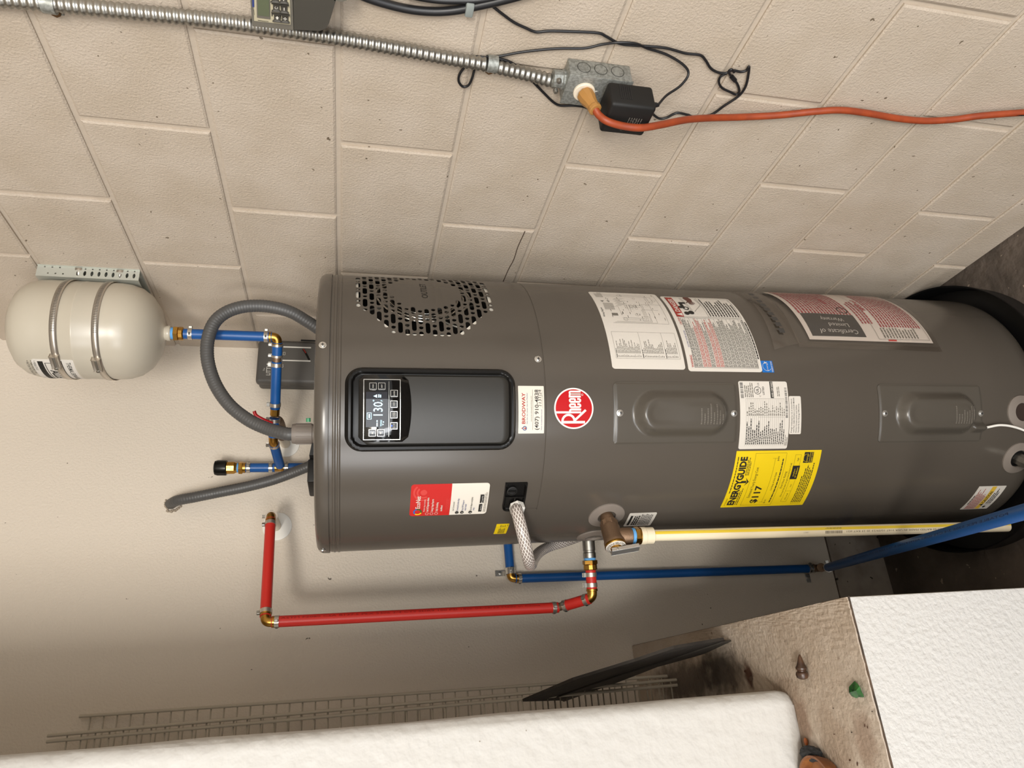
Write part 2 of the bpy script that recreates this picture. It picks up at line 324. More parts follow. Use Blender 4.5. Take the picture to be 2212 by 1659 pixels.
# ------------------------------------------------------------------ flat print
_tc = {}
def text2d(s, bold=0.0):
    k = (s, bold)
    if k in _tc: return _tc[k]
    c = bpy.data.curves.new('lettering', 'FONT'); c.body = s; c.size = 1.0; c.resolution_u = 2; c.offset = bold
    o = bpy.data.objects.new('lettering', c); me = bpy.data.meshes.new_from_object(o)
    V = [(v.co.x, v.co.y) for v in me.vertices]; F = [tuple(p.vertices) for p in me.polygons]
    bpy.data.objects.remove(o); bpy.data.curves.remove(c); bpy.data.meshes.remove(me)
    _tc[k] = (V, F); return V, F
class Print:
    """flat shapes in surface coordinates, one mesh per ink, laid a hair above the surface"""
    def __init__(s, fmap, h, parent, local): s.f = fmap; s.h = h; s.p = parent; s.local = local; s.L = {}; s.step = 0.012
    def _l(s, m): return s.L.setdefault(m.name, (m, [], []))
    def raw(s, m, V, F):
        _, vs, fs = s._l(m); b = len(vs); vs.extend(V); fs.extend(tuple(i + b for i in f) for f in F)
    def rect(s, m, x0, x1, y0, y1):
        n = max(1, int(abs(x1 - x0) / s.step + 0.999)); V = []; F = []
        for i in range(n + 1):
            x = x0 + (x1 - x0) * i / n; V += [(x, y0), (x, y1)]
        for i in range(n): F.append((2 * i, 2 * i + 2, 2 * i + 3, 2 * i + 1))
        s.raw(m, V, F)
    def frame(s, m, x0, x1, y0, y1, t):
        s.rect(m, x0, x1, y0, y0 + t); s.rect(m, x0, x1, y1 - t, y1); s.rect(m, x0, x0 + t, y0, y1); s.rect(m, x1 - t, x1, y0, y1)
    def poly(s, m, P): s.raw(m, P, [tuple(range(len(P)))])
    def ring(s, m, cx, cy, r0, r1, n=40, a0=0, a1=2 * math.pi):
        V = []; F = []
        for i in range(n + 1):
            a = a0 + (a1 - a0) * i / n; V += [(cx + r0 * math.cos(a), cy + r0 * math.sin(a)), (cx + r1 * math.cos(a), cy + r1 * math.sin(a))]
        for i in range(n): F.append((2 * i, 2 * i + 1, 2 * i + 3, 2 * i + 2))
        s.raw(m, V, F)
    def disc(s, m, cx, cy, r, n=40):
        s.ring(m, cx, cy, r * 0.66, r, n); s.ring(m, cx, cy, r * 0.33, r * 0.66, n); s.ring(m, cx, cy, 0, r * 0.33, n)
    def line(s, m, a, b, t):
        a = Vector(a); b = Vector(b); d = b - a
        if d.length < 1e-9: return
        n = Vector((-d.y, d.x)).normalized() * (t / 2); k = max(1, int(d.length / s.step)); V = []; F = []
        for i in range(k + 1):
            p = a + d * (i / k); V += [tuple(p - n), tuple(p + n)]
        for i in range(k): F.append((2 * i, 2 * i + 2, 2 * i + 3, 2 * i + 1))
        s.raw(m, V, F)
    def text(s, m, t, x, y, h, width=None, bold=0.0, align='L', rot=0.0, sx=1.0, shear=0.0):
        """cap height h at (x, y) baseline left; width stretches to fit"""
        V, F = text2d(t, bold)
        if not V: return
        x0 = min(v[0] for v in V); x1 = max(v[0] for v in V); k = h / 0.73
        kx = (width / (x1 - x0)) if width else k * sx
        off = {'L': 0, 'C': -(x1 - x0) * kx / 2, 'R': -(x1 - x0) * kx}[align]; c, sn = math.cos(rot), math.sin(rot); W = []
        for vx, vy in V:
            px = (vx - x0) * kx + off + shear * vy * k; py = vy * k; W.append((x + px * c - py * sn, y + px * sn + py * c))
        s.raw(m, W, F)
    def bars(s, m, x0, x1, y0, y1, n, rag=0.15, fill=0.5, word=(0.003, 0.009), gap=0.0011, seed=1, vert=False):
        """n lines of small print: each word a bar"""
        rd = random.Random(seed); pitch = (y1 - y0) / n
        for i in range(n):
            yb = y1 - pitch * (i + 1) + pitch * (1 - fill) / 2; x = x0; xe = x1 - (x1 - x0) * rd.random() * rag
            while x < xe - 0.001:
                wd = min(rd.uniform(*word), xe - x)
                if vert: s.rect(m, yb, yb + pitch * fill, x, x + wd)
                else: s.rect(m, x, x + wd, yb, yb + pitch * fill)
                x += wd + gap
    def done(s, name='print'):
        for i, (k, (m, V, F)) in enumerate(s.L.items()):
            W = [s.f(v[0], v[1], s.h + 0.00025 * i) for v in V]; tag(mobj(name, W, F, m, s.p, False, s.local), kind='stuff' if name in ('print', 'embossed_text', 'zip_print', 'display_print', 'rating_print', 'keypad_print', 'adapter_print') else None)
def sheet(name, x0, x1, y0, y1, rad, m, fmap, parent, h=0.0006, hfun=None, nx=None, ny=1, local=True, smooth=True, skirt=True, base=-0.001, corners=(1, 1, 1, 1)):
    """rounded rectangle that follows the surface; corners = bl, br, tl, tr"""
    W = x1 - x0; H = y1 - y0; nx = nx or max(2, int(W / 0.008)); xs = {x0 + W * i / nx for i in range(nx + 1)}
    if rad > 0:
        for i in range(7):
            q = rad * (1 - math.cos(math.pi / 2 * i / 6)); xs |= {x0 + q, x1 - q}
    xs = sorted(xs); V = []; F = []; n = len(xs)
    def inset(x, cl, cr):
        q = 0.0
        if rad > 0:
            if cl and x < x0 + rad: d = x0 + rad - x; q = rad - math.sqrt(max(rad * rad - d * d, 0))
            if cr and x > x1 - rad: d = x - (x1 - rad); q = rad - math.sqrt(max(rad * rad - d * d, 0))
        return q
    for x in xs:
        b = y0 + inset(x, corners[0], corners[1]); t = y1 - inset(x, corners[2], corners[3])
        for j in range(ny + 1):
            y = b + (t - b) * j / ny; V.append(fmap(x, y, h + (hfun(x, y) if hfun else 0)))
    m1 = ny + 1
    for i in range(n - 1):
        for j in range(ny): F.append((i * m1 + j, (i + 1) * m1 + j, (i + 1) * m1 + j + 1, i * m1 + j + 1))
    if skirt:
        loop = [i * m1 for i in range(n)] + [(n - 1) * m1 + j for j in range(1, m1)] + [i * m1 + ny for i in range(n - 2, -1, -1)] + [j for j in range(ny - 1, 0, -1)]
        xy = {}
        for i, x in enumerate(xs):
            b = y0 + inset(x, corners[0], corners[1]); t = y1 - inset(x, corners[2], corners[3])
            for j in range(m1): xy[i * m1 + j] = (x, b + (t - b) * j / ny)
        k0 = len(V)
        for k in loop: V.append(fmap(xy[k][0], xy[k][1], base))
        L = len(loop)
        for a in range(L): F.append((loop[a], k0 + a, k0 + (a + 1) % L, loop[(a + 1) % L]))
    return mobj(name, V, F, m, parent, smooth, local, None, 30)

# ------------------------------------------------------------------ setting
def struct(o): o['kind'] = 'structure'; return o
struct(boxobj('floor', (-5.0, -5.0, -0.15), (0.2, 1.2, 0.0), concrete))
struct(boxobj('ceiling', (-5.0, -5.0, 2.62), (0.2, 1.2, 2.75), ceil_mat))
# block wall: recessed mortar bed with every block a piece of its own
wr = struct(boxobj('wall_right', (0.0045, -1.62, 0.0), (0.2, 1.2, 2.62), mortar_paint))
U = 0.2032; G = 0.0045
def block_mesh(L, H):
    t = 0.0035; x0 = 0.006; b = 0.0035
    V = [(x0, 0, 0), (x0, L, 0), (x0, L, H), (x0, 0, H), (0.002, 0, 0), (0.002, L, 0), (0.002, L, H), (0.002, 0, H),
         (0, b, b), (0, L - b, b), (0, L - b, H - b), (0, b, H - b)]
    F = [(4, 5, 1, 0), (5, 6, 2, 1), (6, 7, 3, 2), (7, 4, 0, 3), (8, 9, 5, 4), (9, 10, 6, 5), (10, 11, 7, 6), (11, 8, 4, 7), (11, 10, 9, 8)]
    me = bpy.data.meshes.new('concrete_block'); me.from_pydata(V, [], F); me.update(); me.materials.append(block_paint); return me
_bm = {}
for row in range(-8, 6):
    z0 = 1.524 + row * U; z1 = z0 + U
    z0 = max(z0, 0.0); z1 = min(z1, 2.62)
    if z1 - z0 < 0.03: continue
    shift = 0.2 if row == -7 else {-8: 0.1}.get(row, 0.0)
    s = -9 + ((row - 1) % 2)
    while s * U < YB:
        y0 = max((s + shift) * U, -1.6); y1 = min((s + 2 + shift) * U, YB + 0.01); s += 2
        if y1 - y0 < 0.03: continue
        L = round(y1 - y0 - 2 * G, 4); H = round(z1 - z0 - 2 * G, 4)
        if (L, H) not in _bm: _bm[(L, H)] = block_mesh(L, H)
        o = bpy.data.objects.new('concrete_block', _bm[(L, H)]); COL.objects.link(o); o.parent = wr
        o.location = (random.uniform(-0.0012, 0.0004), y0 + G, z0 + G)
# hairline crack in one block
c0 = atX(1134, 500, -0.0006); c1 = atX(1110, 560, -0.0006); c2 = atX(1087, 608, -0.0006)
tube('hairline_crack', [c0, c0.lerp(c1, 0.5) + Vector((0, 0.004, 0.002)), c1, c1.lerp(c2, 0.5) + Vector((0, -0.003, 0.001)), c2], 0.0009, rust_line, wr, 6)
# back wall over a painted curb with a rusty joint
wb = struct(boxobj('wall_back', (-5.0, YB, 0.1745), (0.0045, 1.2, 2.62), drywall))
boxobj('rusty_joint', (-1.4, YB + 0.003, 0.168), (0.0045, 1.19, 0.176), rust_line, wb)
bb = struct(boxobj('baseboard_back', (-1.4, YB - 0.001, 0.0), (0.0045, 1.19, 0.170), curb_mat))
# knee wall with a rough painted top, standing out from the back wall on the left
LX = -0.797; LY = 0.149; LZ = 0.795
kw = struct(boxobj('wall_left_knee', (-2.6, LY, 0.0), (LX, YB - 0.0005, LZ - 0.004), white_stucco, bev=0.003))
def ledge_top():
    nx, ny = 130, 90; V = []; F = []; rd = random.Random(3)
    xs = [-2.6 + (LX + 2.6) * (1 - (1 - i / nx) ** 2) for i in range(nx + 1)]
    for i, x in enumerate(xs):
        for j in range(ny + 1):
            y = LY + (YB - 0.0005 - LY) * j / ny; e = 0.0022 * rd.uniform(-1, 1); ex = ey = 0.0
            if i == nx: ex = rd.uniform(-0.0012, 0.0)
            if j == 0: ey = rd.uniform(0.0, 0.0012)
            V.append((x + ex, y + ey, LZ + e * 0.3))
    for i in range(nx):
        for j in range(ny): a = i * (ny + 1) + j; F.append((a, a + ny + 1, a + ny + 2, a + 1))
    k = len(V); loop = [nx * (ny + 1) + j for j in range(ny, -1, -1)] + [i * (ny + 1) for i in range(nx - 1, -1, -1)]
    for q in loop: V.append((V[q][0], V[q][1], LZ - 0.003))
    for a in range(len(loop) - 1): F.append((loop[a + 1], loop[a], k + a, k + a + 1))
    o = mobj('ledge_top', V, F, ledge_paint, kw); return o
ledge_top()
boxobj('ledge_seam', (-2.6, LY - 0.0008, LZ - 0.0045), (LX + 0.0008, LY + 0.01, LZ - 0.0022), dirt, kw); boxobj('ledge_seam', (LX - 0.01, LY, LZ - 0.0045), (LX + 0.0008, YB - 0.0006, LZ - 0.0022), dirt, kw)
# stains on the ledge: thin crusts of dirt with their own outline
def crust(name, pts, m, h=0.0012, seed=0, n=26):
    rd = random.Random(seed); c = sum((Vector(p) for p in pts), Vector()) / len(pts); P = []
    for i, p in enumerate(pts):
        q = Vector(pts[(i + 1) % len(pts)])
        for k in range(6):
            v = Vector(p).lerp(q, k / 6); v += (v - c) * rd.uniform(-0.10, 0.10); P.append(v)
    V = [c + Vector((0, 0, h))] + [p + Vector((0, 0, h * 0.3)) for p in P]; n = len(P)
    return mobj(name, V, [(0, i + 1, (i + 1) % n + 1) for i in range(n)], m, kw)
for i, (x, y, rx, ry) in enumerate(((1800, 1530, 1.4, 1.6), (1868, 1567, 1.2, 4), (1874, 1571, 1.2, 3.5), (1840, 1582, 2, 1.6), (1802, 1586, 1.5, 1.6), (1852, 1650, 1.5, 5), (1884, 1537, 1.6, 1.4), (1836, 1642, 2.5, 2.5), (1610, 1450, 3, 3), (1622, 1466, 4, 6))):
    crust('dirt_fleck', [atZ(x + rx * math.cos(a), y + ry * math.sin(a), LZ + 0.0012) for a in (0, 1.05, 2.1, 3.14, 4.2, 5.2)], rust_dirt if i % 3 else dirt, 0.0005, i + 5)
# thick white wall standing on the knee wall, bullnosed at its right end
def bullnose_wall():
    x1 = -0.914; y0 = 0.332; y1 = YB - 0.002; r = 0.022; P = []
    P.append((-2.6, y1)); P.append((-2.6, y0))
    for i in range(9): a = math.pi / 2 * i / 8; P.append((x1 - r + r * math.sin(a), y0 + r - r * math.cos(a)))
    P.append((x1 - 0.004, 0.42)); P.append((x1 - 0.014, 0.42)); P.append((x1 - 0.014 - 0.25, 0.44)); P.append((-2.6, 0.44))
    P = P[1:-1] + [(-2.6, 0.44)]
    zs = [LZ + 0.001, LZ + 0.004, LZ + 0.010, LZ + 0.022, LZ + 0.05, LZ + 0.2] + [LZ + 0.2 + (2.62 - LZ - 0.2) * i / 12 for i in range(1, 13)]
    V = []; F = []; n = len(P); rd = random.Random(4)
    for z in zs:
        q = max(0.0, 0.022 - (z - LZ)); foot = 0.010 * (1 - math.sqrt(max(0, 1 - (q / 0.022) ** 2)))
        for i, (x, y) in enumerate(P):
            w = rd.uniform(-0.0012, 0.0012) if 0 < i < n - 2 else 0
            V.append((x - (foot if i > 1 else 0) + w, y + (foot if y < 0.4 else 0), z))
    for j in range(len(zs) - 1):
        for i in range(n): k = (i + 1) % n; F.append((j * n + i, j * n + k, (j + 1) * n + k, (j + 1) * n + i))
    F.append(tuple(reversed(range(n)))); F.append(tuple((len(zs) - 1) * n + i for i in range(n)))
    return mobj('wall_left', V, F, white_plaster, None, True, angle=50)
struct(bullnose_wall())

# ------------------------------------------------------------------ water heater
H = bpy.data.objects.new('water_heater', None); COL.objects.link(H); H.empty_display_size = 0.05
H.matrix_world = Matrix.Translation(HO) @ HM.transposed().to_4x4()
tag(H, 'tall grey cylindrical heat pump water heater covered in stickers, standing in a black pan', 'water heater')
def radial(o):
    me = o.data; me.normals_split_custom_set_from_vertices([Vector((v.co.x, v.co.y, 0)).normalized() for v in me.vertices])
def ringwall(name, z0, z1, r, m, a0=-math.pi, a1=math.pi, n=160, nz=1):
    V = []; F = []
    for j in range(nz + 1):
        for i in range(n + 1):
            a = a0 + (a1 - a0) * i / n; V.append((r * math.sin(a), -r * math.cos(a), z0 + (z1 - z0) * j / nz))
    for j in range(nz):
        for i in range(n): k = j * (n + 1) + i; F.append((k, k + 1, k + n + 2, k + n + 1))
    o = mobj(name, V, F, m, H, True, True); return o
Z = Vector((0, 0, 1))
lathe('tank_jacket', (0, 0, 0), Z, [(0.10, 0.026), (RH - 0.010, 0.026), (RH - 0.004, 0.029), (RH - 0.0005, 0.036), (RH, 0.044), (RH, 1.1465), (RH - 0.0012, 1.1475), (RH - 0.0012, 1.1495)], jacket, H, 192, True, angle=50)
for a in range(3):
    t = a * 2.094 + 0.4; lathe('foot', (0.2 * math.sin(t), -0.2 * math.cos(t), 0), Z, [(0.018, 0.0088), (0.022, 0.011), (0.022, 0.028)], black_mat, H, 16, True)
# upper shroud with the outlet grille cut through it
SZ0, SZ1 = 1.1495, 1.5275; RS = RH + 0.0004
VC = (0.172, 1.357); VS0, VS1, VZ0, VZ1 = 0.028, 0.316, 1.225, 1.489
a0v, a1v = VS0 / RH, VS1 / RH
def shroud():
    parts = [(-math.pi, a0v, SZ0, SZ1), (a1v, math.pi, SZ0, SZ1), (a0v, a1v, SZ0, VZ0), (a0v, a1v, VZ1, SZ1)]
    V = []; F = []
    for (p, q, z0, z1) in parts:
        n = max(2, int((q - p) / 0.035)); b = len(V)
        for i in range(n + 1):
            a = p + (q - p) * i / n
            for z in (z0, z1): V.append((RS * math.sin(a), -RS * math.cos(a), z))
        for i in range(n): F.append((b + 2 * i, b + 2 * i + 2, b + 2 * i + 3, b + 2 * i + 1))
    # grille sheet: flat pattern with real openings, then rolled round the drum
    cu = bpy.data.curves.new('grille', 'CURVE'); cu.dimensions = '2D'; cu.fill_mode = 'BOTH'
    def loop(P):
        sp = cu.splines.new('POLY'); sp.points.add(len(P) - 1); sp.use_cyclic_u = True
        for k, (x, y) in enumerate(P): sp.points[k].co = (x, y, 0, 1)
    loop([(VS0, VZ0), (VS1, VZ0), (VS1, VZ1), (VS0, VZ1)])
    pitch = 0.0124; sh = 0.0042; long_ = 0.0265; gap = 0.0036; per = long_ + 2 * sh + 2 * gap
    slots = []
    for j in range(-10, 11):
        z = j * pitch
        if abs(z) > 0.127: continue
        hw_ = min(0.137, 0.196 - abs(z) * 1.02) if abs(z) > 0.06 else 0.137
        off = (0.0, 0.5, 0.12, 0.62)[j % 4] * per; x = -0.30 + off
        while x < 0.2:
            for (p, q) in ((x, x + long_), (x + long_ + gap, x + long_ + gap + 2 * sh)):
                p2, q2 = max(p, -hw_), min(q, hw_)
                if q2 - p2 < 0.0066: continue
                rin = 0.068
                if abs(z) < rin:
                    e = math.sqrt(rin * rin - z * z)
                    if -e < p2 < e: p2 = e
                    if -e < q2 < e: q2 = -e
                if q2 - p2 < 0.0066: continue
                slots.append((p2, q2, z))
            x += per
    for p, q, z in slots:
        P = []; r = min(sh, (q - p) / 2)
        for i in range(5): a = -math.pi / 2 + math.pi * i / 4; P.append((q - r + r * math.cos(a), z + sh * math.sin(a)))
        for i in range(5): a = math.pi / 2 + math.pi * i / 4; P.append((p + r + r * math.cos(a), z + sh * math.sin(a)))
        loop([(VC[0] + x, VC[1] + y) for x, y in P])
    ob = bpy.data.objects.new('grille', cu); me = bpy.data.meshes.new_from_object(ob)
    bm = bmesh.new(); bm.from_mesh(me); bpy.data.objects.remove(ob); bpy.data.curves.remove(cu); bpy.data.meshes.remove(me)
    bmesh.ops.remove_doubles(bm, verts=bm.verts, dist=1e-6)
    x = VS0 + 0.012
    while x < VS1:
        bmesh.ops.bisect_plane(bm, geom=list(bm.verts) + list(bm.edges) + list(bm.faces), plane_co=(x, 0, 0), plane_no=(1, 0, 0)); x += 0.012
    b = len(V); bm.verts.index_update()
    for v in bm.verts: V.append(hm(v.co.x, v.co.y, RS - RH))
    for f in bm.faces: F.append(tuple(b + v.index for v in f.verts))
    # sheet metal edge of every opening, 1.2 mm deep
    for e in [e for e in bm.edges if len(e.link_faces) == 1]:
        p, q = e.verts
        if min(p.co.x - VS0, VS1 - p.co.x, p.co.y - VZ0, VZ1 - p.co.y) < 1e-5: continue
        k = len(V); V.append(hm(p.co.x, p.co.y, -0.0012)); V.append(hm(q.co.x, q.co.y, -0.0012)); F.append((b + p.index, b + q.index, k + 1, k))
    bm.free(); o = mobj('upper_shroud', V, F, jacket, H, True, True)
    nrm = []
    for v in o.data.vertices: nrm.append(Vector((v.co.x, v.co.y, 0)).normalized())
    o.data.normals_split_custom_set_from_vertices(nrm); return o
shroud()
lathe('shroud_inner', (0, 0, 1.17), Z, [(0.225, 0), (0.225, 0.34)], black_mat, H, 48, True)
def foam_ring():   # pale insulation edge seen through the outermost openings
    V = []; F = []; n = 48; h = -0.0035
    def edge(a, k):
        x, y = math.cos(a), math.sin(a); t = min(0.137 / max(abs(x), 1e-6), 0.129 / max(abs(y), 1e-6), 0.196 / (abs(x) + 1.02 * abs(y) + 1e-6)); return VC[0] + x * t * k, VC[1] + y * t * k
    for i in range(n):
        for k in (0.955, 1.12):
            s_, z_ = edge(2 * math.pi * i / n, k); V.append(hm(s_, z_, h))
    for i in range(n): j = (i + 1) % n; F.append((2 * i, 2 * i + 1, 2 * j + 1, 2 * j))
    return mobj('insulation_edge', V, F, insul, H, True, True)
foam_ring()
for k in range(4):     # coil rings of the fan guard behind the grille
    rr = 0.055 + 0.012 * k; P = [hm(VC[0] + rr * math.cos(t), VC[1] + rr * math.sin(t), -0.022 + 0.003 * k) for t in [2 * math.pi * i / 28 for i in range(29)]]
    tube('fan_guard_ring', P, 0.0028, silver, H, 8, False, local=True)
for k in range(6):
    t = k * math.pi / 3 + 0.3; tube('fan_blade_edge', [hm(VC[0] + q * math.cos(t + q * 4), VC[1] + q * math.sin(t + q * 4), -0.038) for q in (0.03, 0.06, 0.09, 0.12)], 0.003, steel, H, 6, True, local=True)
PT = Print(hm, RS - RH + 0.0004, H, True)
for i, ch in enumerate('OUTLET'): pass
s0, z0 = S(914, 645); PT.text(ink, 'OUTLET', VC[0] - 0.034, VC[1] - 0.006, 0.0125, 0.068, 0.004); PT.done('outlet_lettering')
# lid
lathe('lid', (0, 0, 0), Z, [(RH - 0.0014, 1.526), (RH - 0.0014, 1.5295), (RH + 0.0022, 1.5297), (RH + 0.0026, 1.5315), (RH + 0.0020, 1.5425), (RH - 0.002, 1.5500), (RH - 0.008, 1.5535), (RH - 0.016, 1.5545), (0.10, 1.5545), (0.0, 1.5545)], jacket, H, 192, True, angle=60)
for zz in (1.5205, 1.5125):
    lathe('rolled_bead', (0, 0, 0), Z, [(RS, zz - 0.003), (RS + 0.0010, zz - 0.0015), (RS + 0.0012, zz), (RS + 0.0010, zz + 0.0015), (RS, zz + 0.003)], jacket, H, 192, True, angle=80)
def screw(px, py, rr=0.0052, hh=0.0):
    s_, z_ = S(px, py); p = hm(s_, z_, hh); n = Vector((p.x, p.y, 0)).normalized()
    o = lathe('screw', p, n, [(rr * 1.25, 0), (rr * 1.25, 0.0006), (rr, 0.0008), (rr * 0.92, 0.0022), (rr * 0.5, 0.0032), (0, 0.0034)], chrome, H, 20, True)
    t = Vector((n.y, -n.x, 0)); bm = bmesh.new()
    obox(bm, p + n * 0.0031, (t, Z, n), (rr * 0.5, rr * 0.12, 0.0006)); obox(bm, p + n * 0.0031, (t, Z, n), (rr * 0.12, rr * 0.5, 0.0006)); bobj('screw_recess', bm, black_mat, o, False, True)
screw(697, 747, hh=0.0024); screw(697, 1186, hh=0.0024); screw(1162, 776, hh=0.0004)
# ---- stickers
def sticker(label, x0, x1, y0, y1, rad, m, h=0.0005, name='sticker', corners=(1, 1, 1, 1)):
    o = sheet(name, x0, x1, y0, y1, rad, m, hm, H, h, corners=corners); o['label'] = label
    return o, Print(hm, h + 0.0003, o, True)
# plumber sticker
o, p = sticker('white plumber service sticker with phone number', -0.1466, -0.0606, 1.1510, 1.1990, 0.001, paper_w, 0.0009)
X0, Y1 = -0.1466, 1.1990; W = 0.086
p.text(ink_red, 'BRODWAY', X0 + 0.0175, Y1 - 0.0125, 0.0064, 0.056, 0.02); p.text(ink_blue, 'Not like the street, like the Plumber', X0 + 0.0175, Y1 - 0.0170, 0.0022, 0.056)
p.ring(ink_blue, X0 + 0.0095, Y1 - 0.0118, 0.0026, 0.0040, 20); p.poly(ink_red, [(X0 + 0.0060, Y1 - 0.0112), (X0 + 0.0095, Y1 - 0.0050), (X0 + 0.0130, Y1 - 0.0112), (X0 + 0.0122, Y1 - 0.0112), (X0 + 0.0095, Y1 - 0.0066), (X0 + 0.0068, Y1 - 0.0112)])
p.disc(ink_red, X0 + 0.0095, Y1 - 0.0125, 0.0016, 14)
p.rect(ink_grey, X0 + 0.0065, X0 + 0.079, Y1 - 0.0268, Y1 - 0.0263); p.text(ink_grey, 'www.brodwayplumbing.com', X0 + 0.0215, Y1 - 0.0245, 0.0022, 0.046)
p.text(ink, '(407) 910-4838', X0 + 0.0065, Y1 - 0.0372, 0.0074, 0.0725, 0.006); p.text(ink_blue, 'Date Installed/Serviced:', X0 + 0.0065, Y1 - 0.0440, 0.0022, 0.037)
p.rect(ink_grey, X0 + 0.045, X0 + 0.079, Y1 - 0.0448, Y1 - 0.0445); p.text(ink, '1131|24', X0 + 0.0495, Y1 - 0.0428, 0.0058, 0.029, -0.005, shear=0.15); p.done()
# round red emblem
EC = (-0.1012, 1.0947); ER = 0.0377
def disc_part(name, c, r, m, h, n=64, rings=5):
    V = [hm(c[0], c[1], h)]; F = []
    for j in range(1, rings + 1):
        for i in range(n): a = 2 * math.pi * i / n; V.append(hm(c[0] + r * j / rings * math.cos(a), c[1] + r * j / rings * math.sin(a), h))
    for i in range(n): F.append((0, 1 + i, 1 + (i + 1) % n))
    for j in range(rings - 1):
        for i in range(n): a = 1 + j * n + i; b = 1 + j * n + (i + 1) % n; F.append((a, a + n, b + n, b))
    return mobj(name, V, F, m, H, True, True)
o = disc_part('emblem', EC, ER, emblem_white, 0.0010); o['label'] = 'round red brand emblem with white border and lettering'
p = Print(hm, 0.0013, o, True); p.disc(emblem_red, EC[0], EC[1], ER * 0.925, 56)
def E(x, y): return (EC[0] + x * ER, EC[1] + y * ER)
def er(x0, x1, y0, y1): p.rect(emblem_white, EC[0] + x0 * ER, EC[0] + x1 * ER, EC[1] + y0 * ER, EC[1] + y1 * ER)
er(-0.73, -0.61, -0.56, 0.64)                                   # R stem
P = []; V = []; F = []
for i in range(25):                                              # R bowl
    a = math.pi / 2 - math.pi * i / 24; V += [E(-0.62 + 0.36 * math.cos(a), 0.28 + 0.36 * math.sin(a)), E(-0.62 + 0.25 * math.cos(a), 0.28 + 0.25 * math.sin(a))]
for i in range(24): F.append((2 * i, 2 * i + 1, 2 * i + 3, 2 * i + 2))
p.raw(emblem_white, V, F)
p.line(emblem_white, E(-0.57, -0.05), E(-0.08, -0.60), 0.11 * ER)  # R leg
er(-0.245, -0.145, -0.36, 0.93)                                 # tall h
def arch(x0, x1, w, y0, y1):
    r = (x1 - x0) / 2; V = []; F = []; cx = (x0 + x1) / 2
    for i in range(17):
        a = math.pi - math.pi * i / 16; V += [E(cx + r * math.cos(a), y1 - r + r * math.sin(a)), E(cx + (r - w) * math.cos(a), y1 - r + (r - w) * math.sin(a))]
    for i in range(16): F.append((2 * i, 2 * i + 1, 2 * i + 3, 2 * i + 2))
    p.raw(emblem_white, V, F); er(x1 - w, x1, y0, y1 - r); er(x0, x0 + w, y0, y1 - r)
arch(-0.245, -0.01, 0.095, -0.36, 0.25)
def letter_e(x0, x1):
    w = 0.09; r = (x1 - x0) / 2; cx = (x0 + x1) / 2
    for (cy, s_) in ((0.25 - r, 1), (-0.37 + r, -1)):
        V = []; F = []
        for i in range(17):
            a = math.pi * i / 16 * s_; V += [E(cx + r * math.cos(a), cy + r * math.sin(a)), E(cx + (r - w) * math.cos(a), cy + (r - w) * math.sin(a))]
        for i in range(16): F.append((2 * i, 2 * i + 1, 2 * i + 3, 2 * i + 2))
        p.raw(emblem_white, V, F)
    er(x0, x0 + w, -0.37 + r, 0.25 - r); er(x1 - w, x1, -0.04, 0.25 - r); er(x0 + w, x1 - w * 0.2, -0.095, -0.02); er(x1 - w, x1, -0.37 + r, -0.17)
letter_e(0.015, 0.245); letter_e(0.27, 0.50)
er(0.525, 0.615, -0.36, 0.25); arch(0.525, 0.735, 0.085, -0.36, 0.25); arch(0.65, 0.86, 0.085, -0.36, 0.25)
p.ring(emblem_white, *E(0.66, -0.44), 0.035 * ER, 0.05 * ER, 14); p.done('emblem_lettering')
# app card: red upper, white lower
x0, x1 = -0.3155, -0.2408
o, p = sticker('red and white app setup card sticker', x0, x1, 1.2445, 1.3870, 0.006, paper_w, 0.0006)
o2 = sheet('card_red_panel', x0, x1, 1.3138, 1.3870, 0.006, lab_red, hm, o, 0.0009, corners=(0, 0, 1, 1))
p.h = 0.0012
for r in (0.0, 0.0095, 0.0155): p.ring(lab_red2, x1 - 0.0175, 1.3640, r, r + (0.0035 if r else 0.006), 24, 0.75 if r else 0, 3.7 if r else 6.2832)
p.ring(lab_blue, x0 + 0.0115, 1.3725, 0.0055, 0.0080, 20, 0.3, 2.4); p.ring(lab_yellow, x0 + 0.0115, 1.3725, 0.0052, 0.0078, 20, 2.4, 4.4); p.ring(leaf_mat, x0 + 0.0115, 1.3725, 0.005, 0.0076, 20, 4.4, 6.6)
p.text(paper_w, 'EcoNet', x0 + 0.021, 1.3690, 0.0085, 0.029, 0.012); p.text(paper_w, 'Mobile App includes', x0 + 0.0125, 1.3600, 0.0026, 0.030)
for i, t in enumerate(('Leak & Diagnostic Alerts', 'Energy Usage Reports', 'Daily Scheduling', 'And More!')):
    z = 1.3535 - i * 0.0085; p.text(paper_w, t, x0 + 0.0125, z, 0.0040, sx=0.62, bold=0.012)
    if i < 3: p.ring(paper_w, x0 + 0.007, z + 0.002, 0.0026, 0.0031, 16)
p.bars(lab_red2, x0 + 0.015, x0 + 0.045, 1.3155, 1.3225, 3, 0.2, 0.35, seed=4)
p.text(ink, 'Get Connected', x0 + 0.0125, 1.3065, 0.0030, 0.022)
for i, (t, z) in enumerate((('Download EcoNet App', 1.2985), ('Press WiFi Setup on', 1.2890), ('water heater', 1.2840), ('Use the App to complete', 1.2735), ('setup', 1.2685))):
    p.text(ink_blue if i != 3 else ink, t, x0 + 0.0125, z, 0.0036, sx=0.64, bold=0.004)
for z, n_ in ((1.3003, '1'), (1.2908, '2'), (1.2753, '3')):
    p.disc(ink, x0 + 0.0075, z, 0.0034, 18); 
for z, n_ in ((1.3003, '1'), (1.2908, '2'), (1.2753, '3')): p.text(paper, n_, x0 + 0.0066, z - 0.0016, 0.0033, bold=0.02)
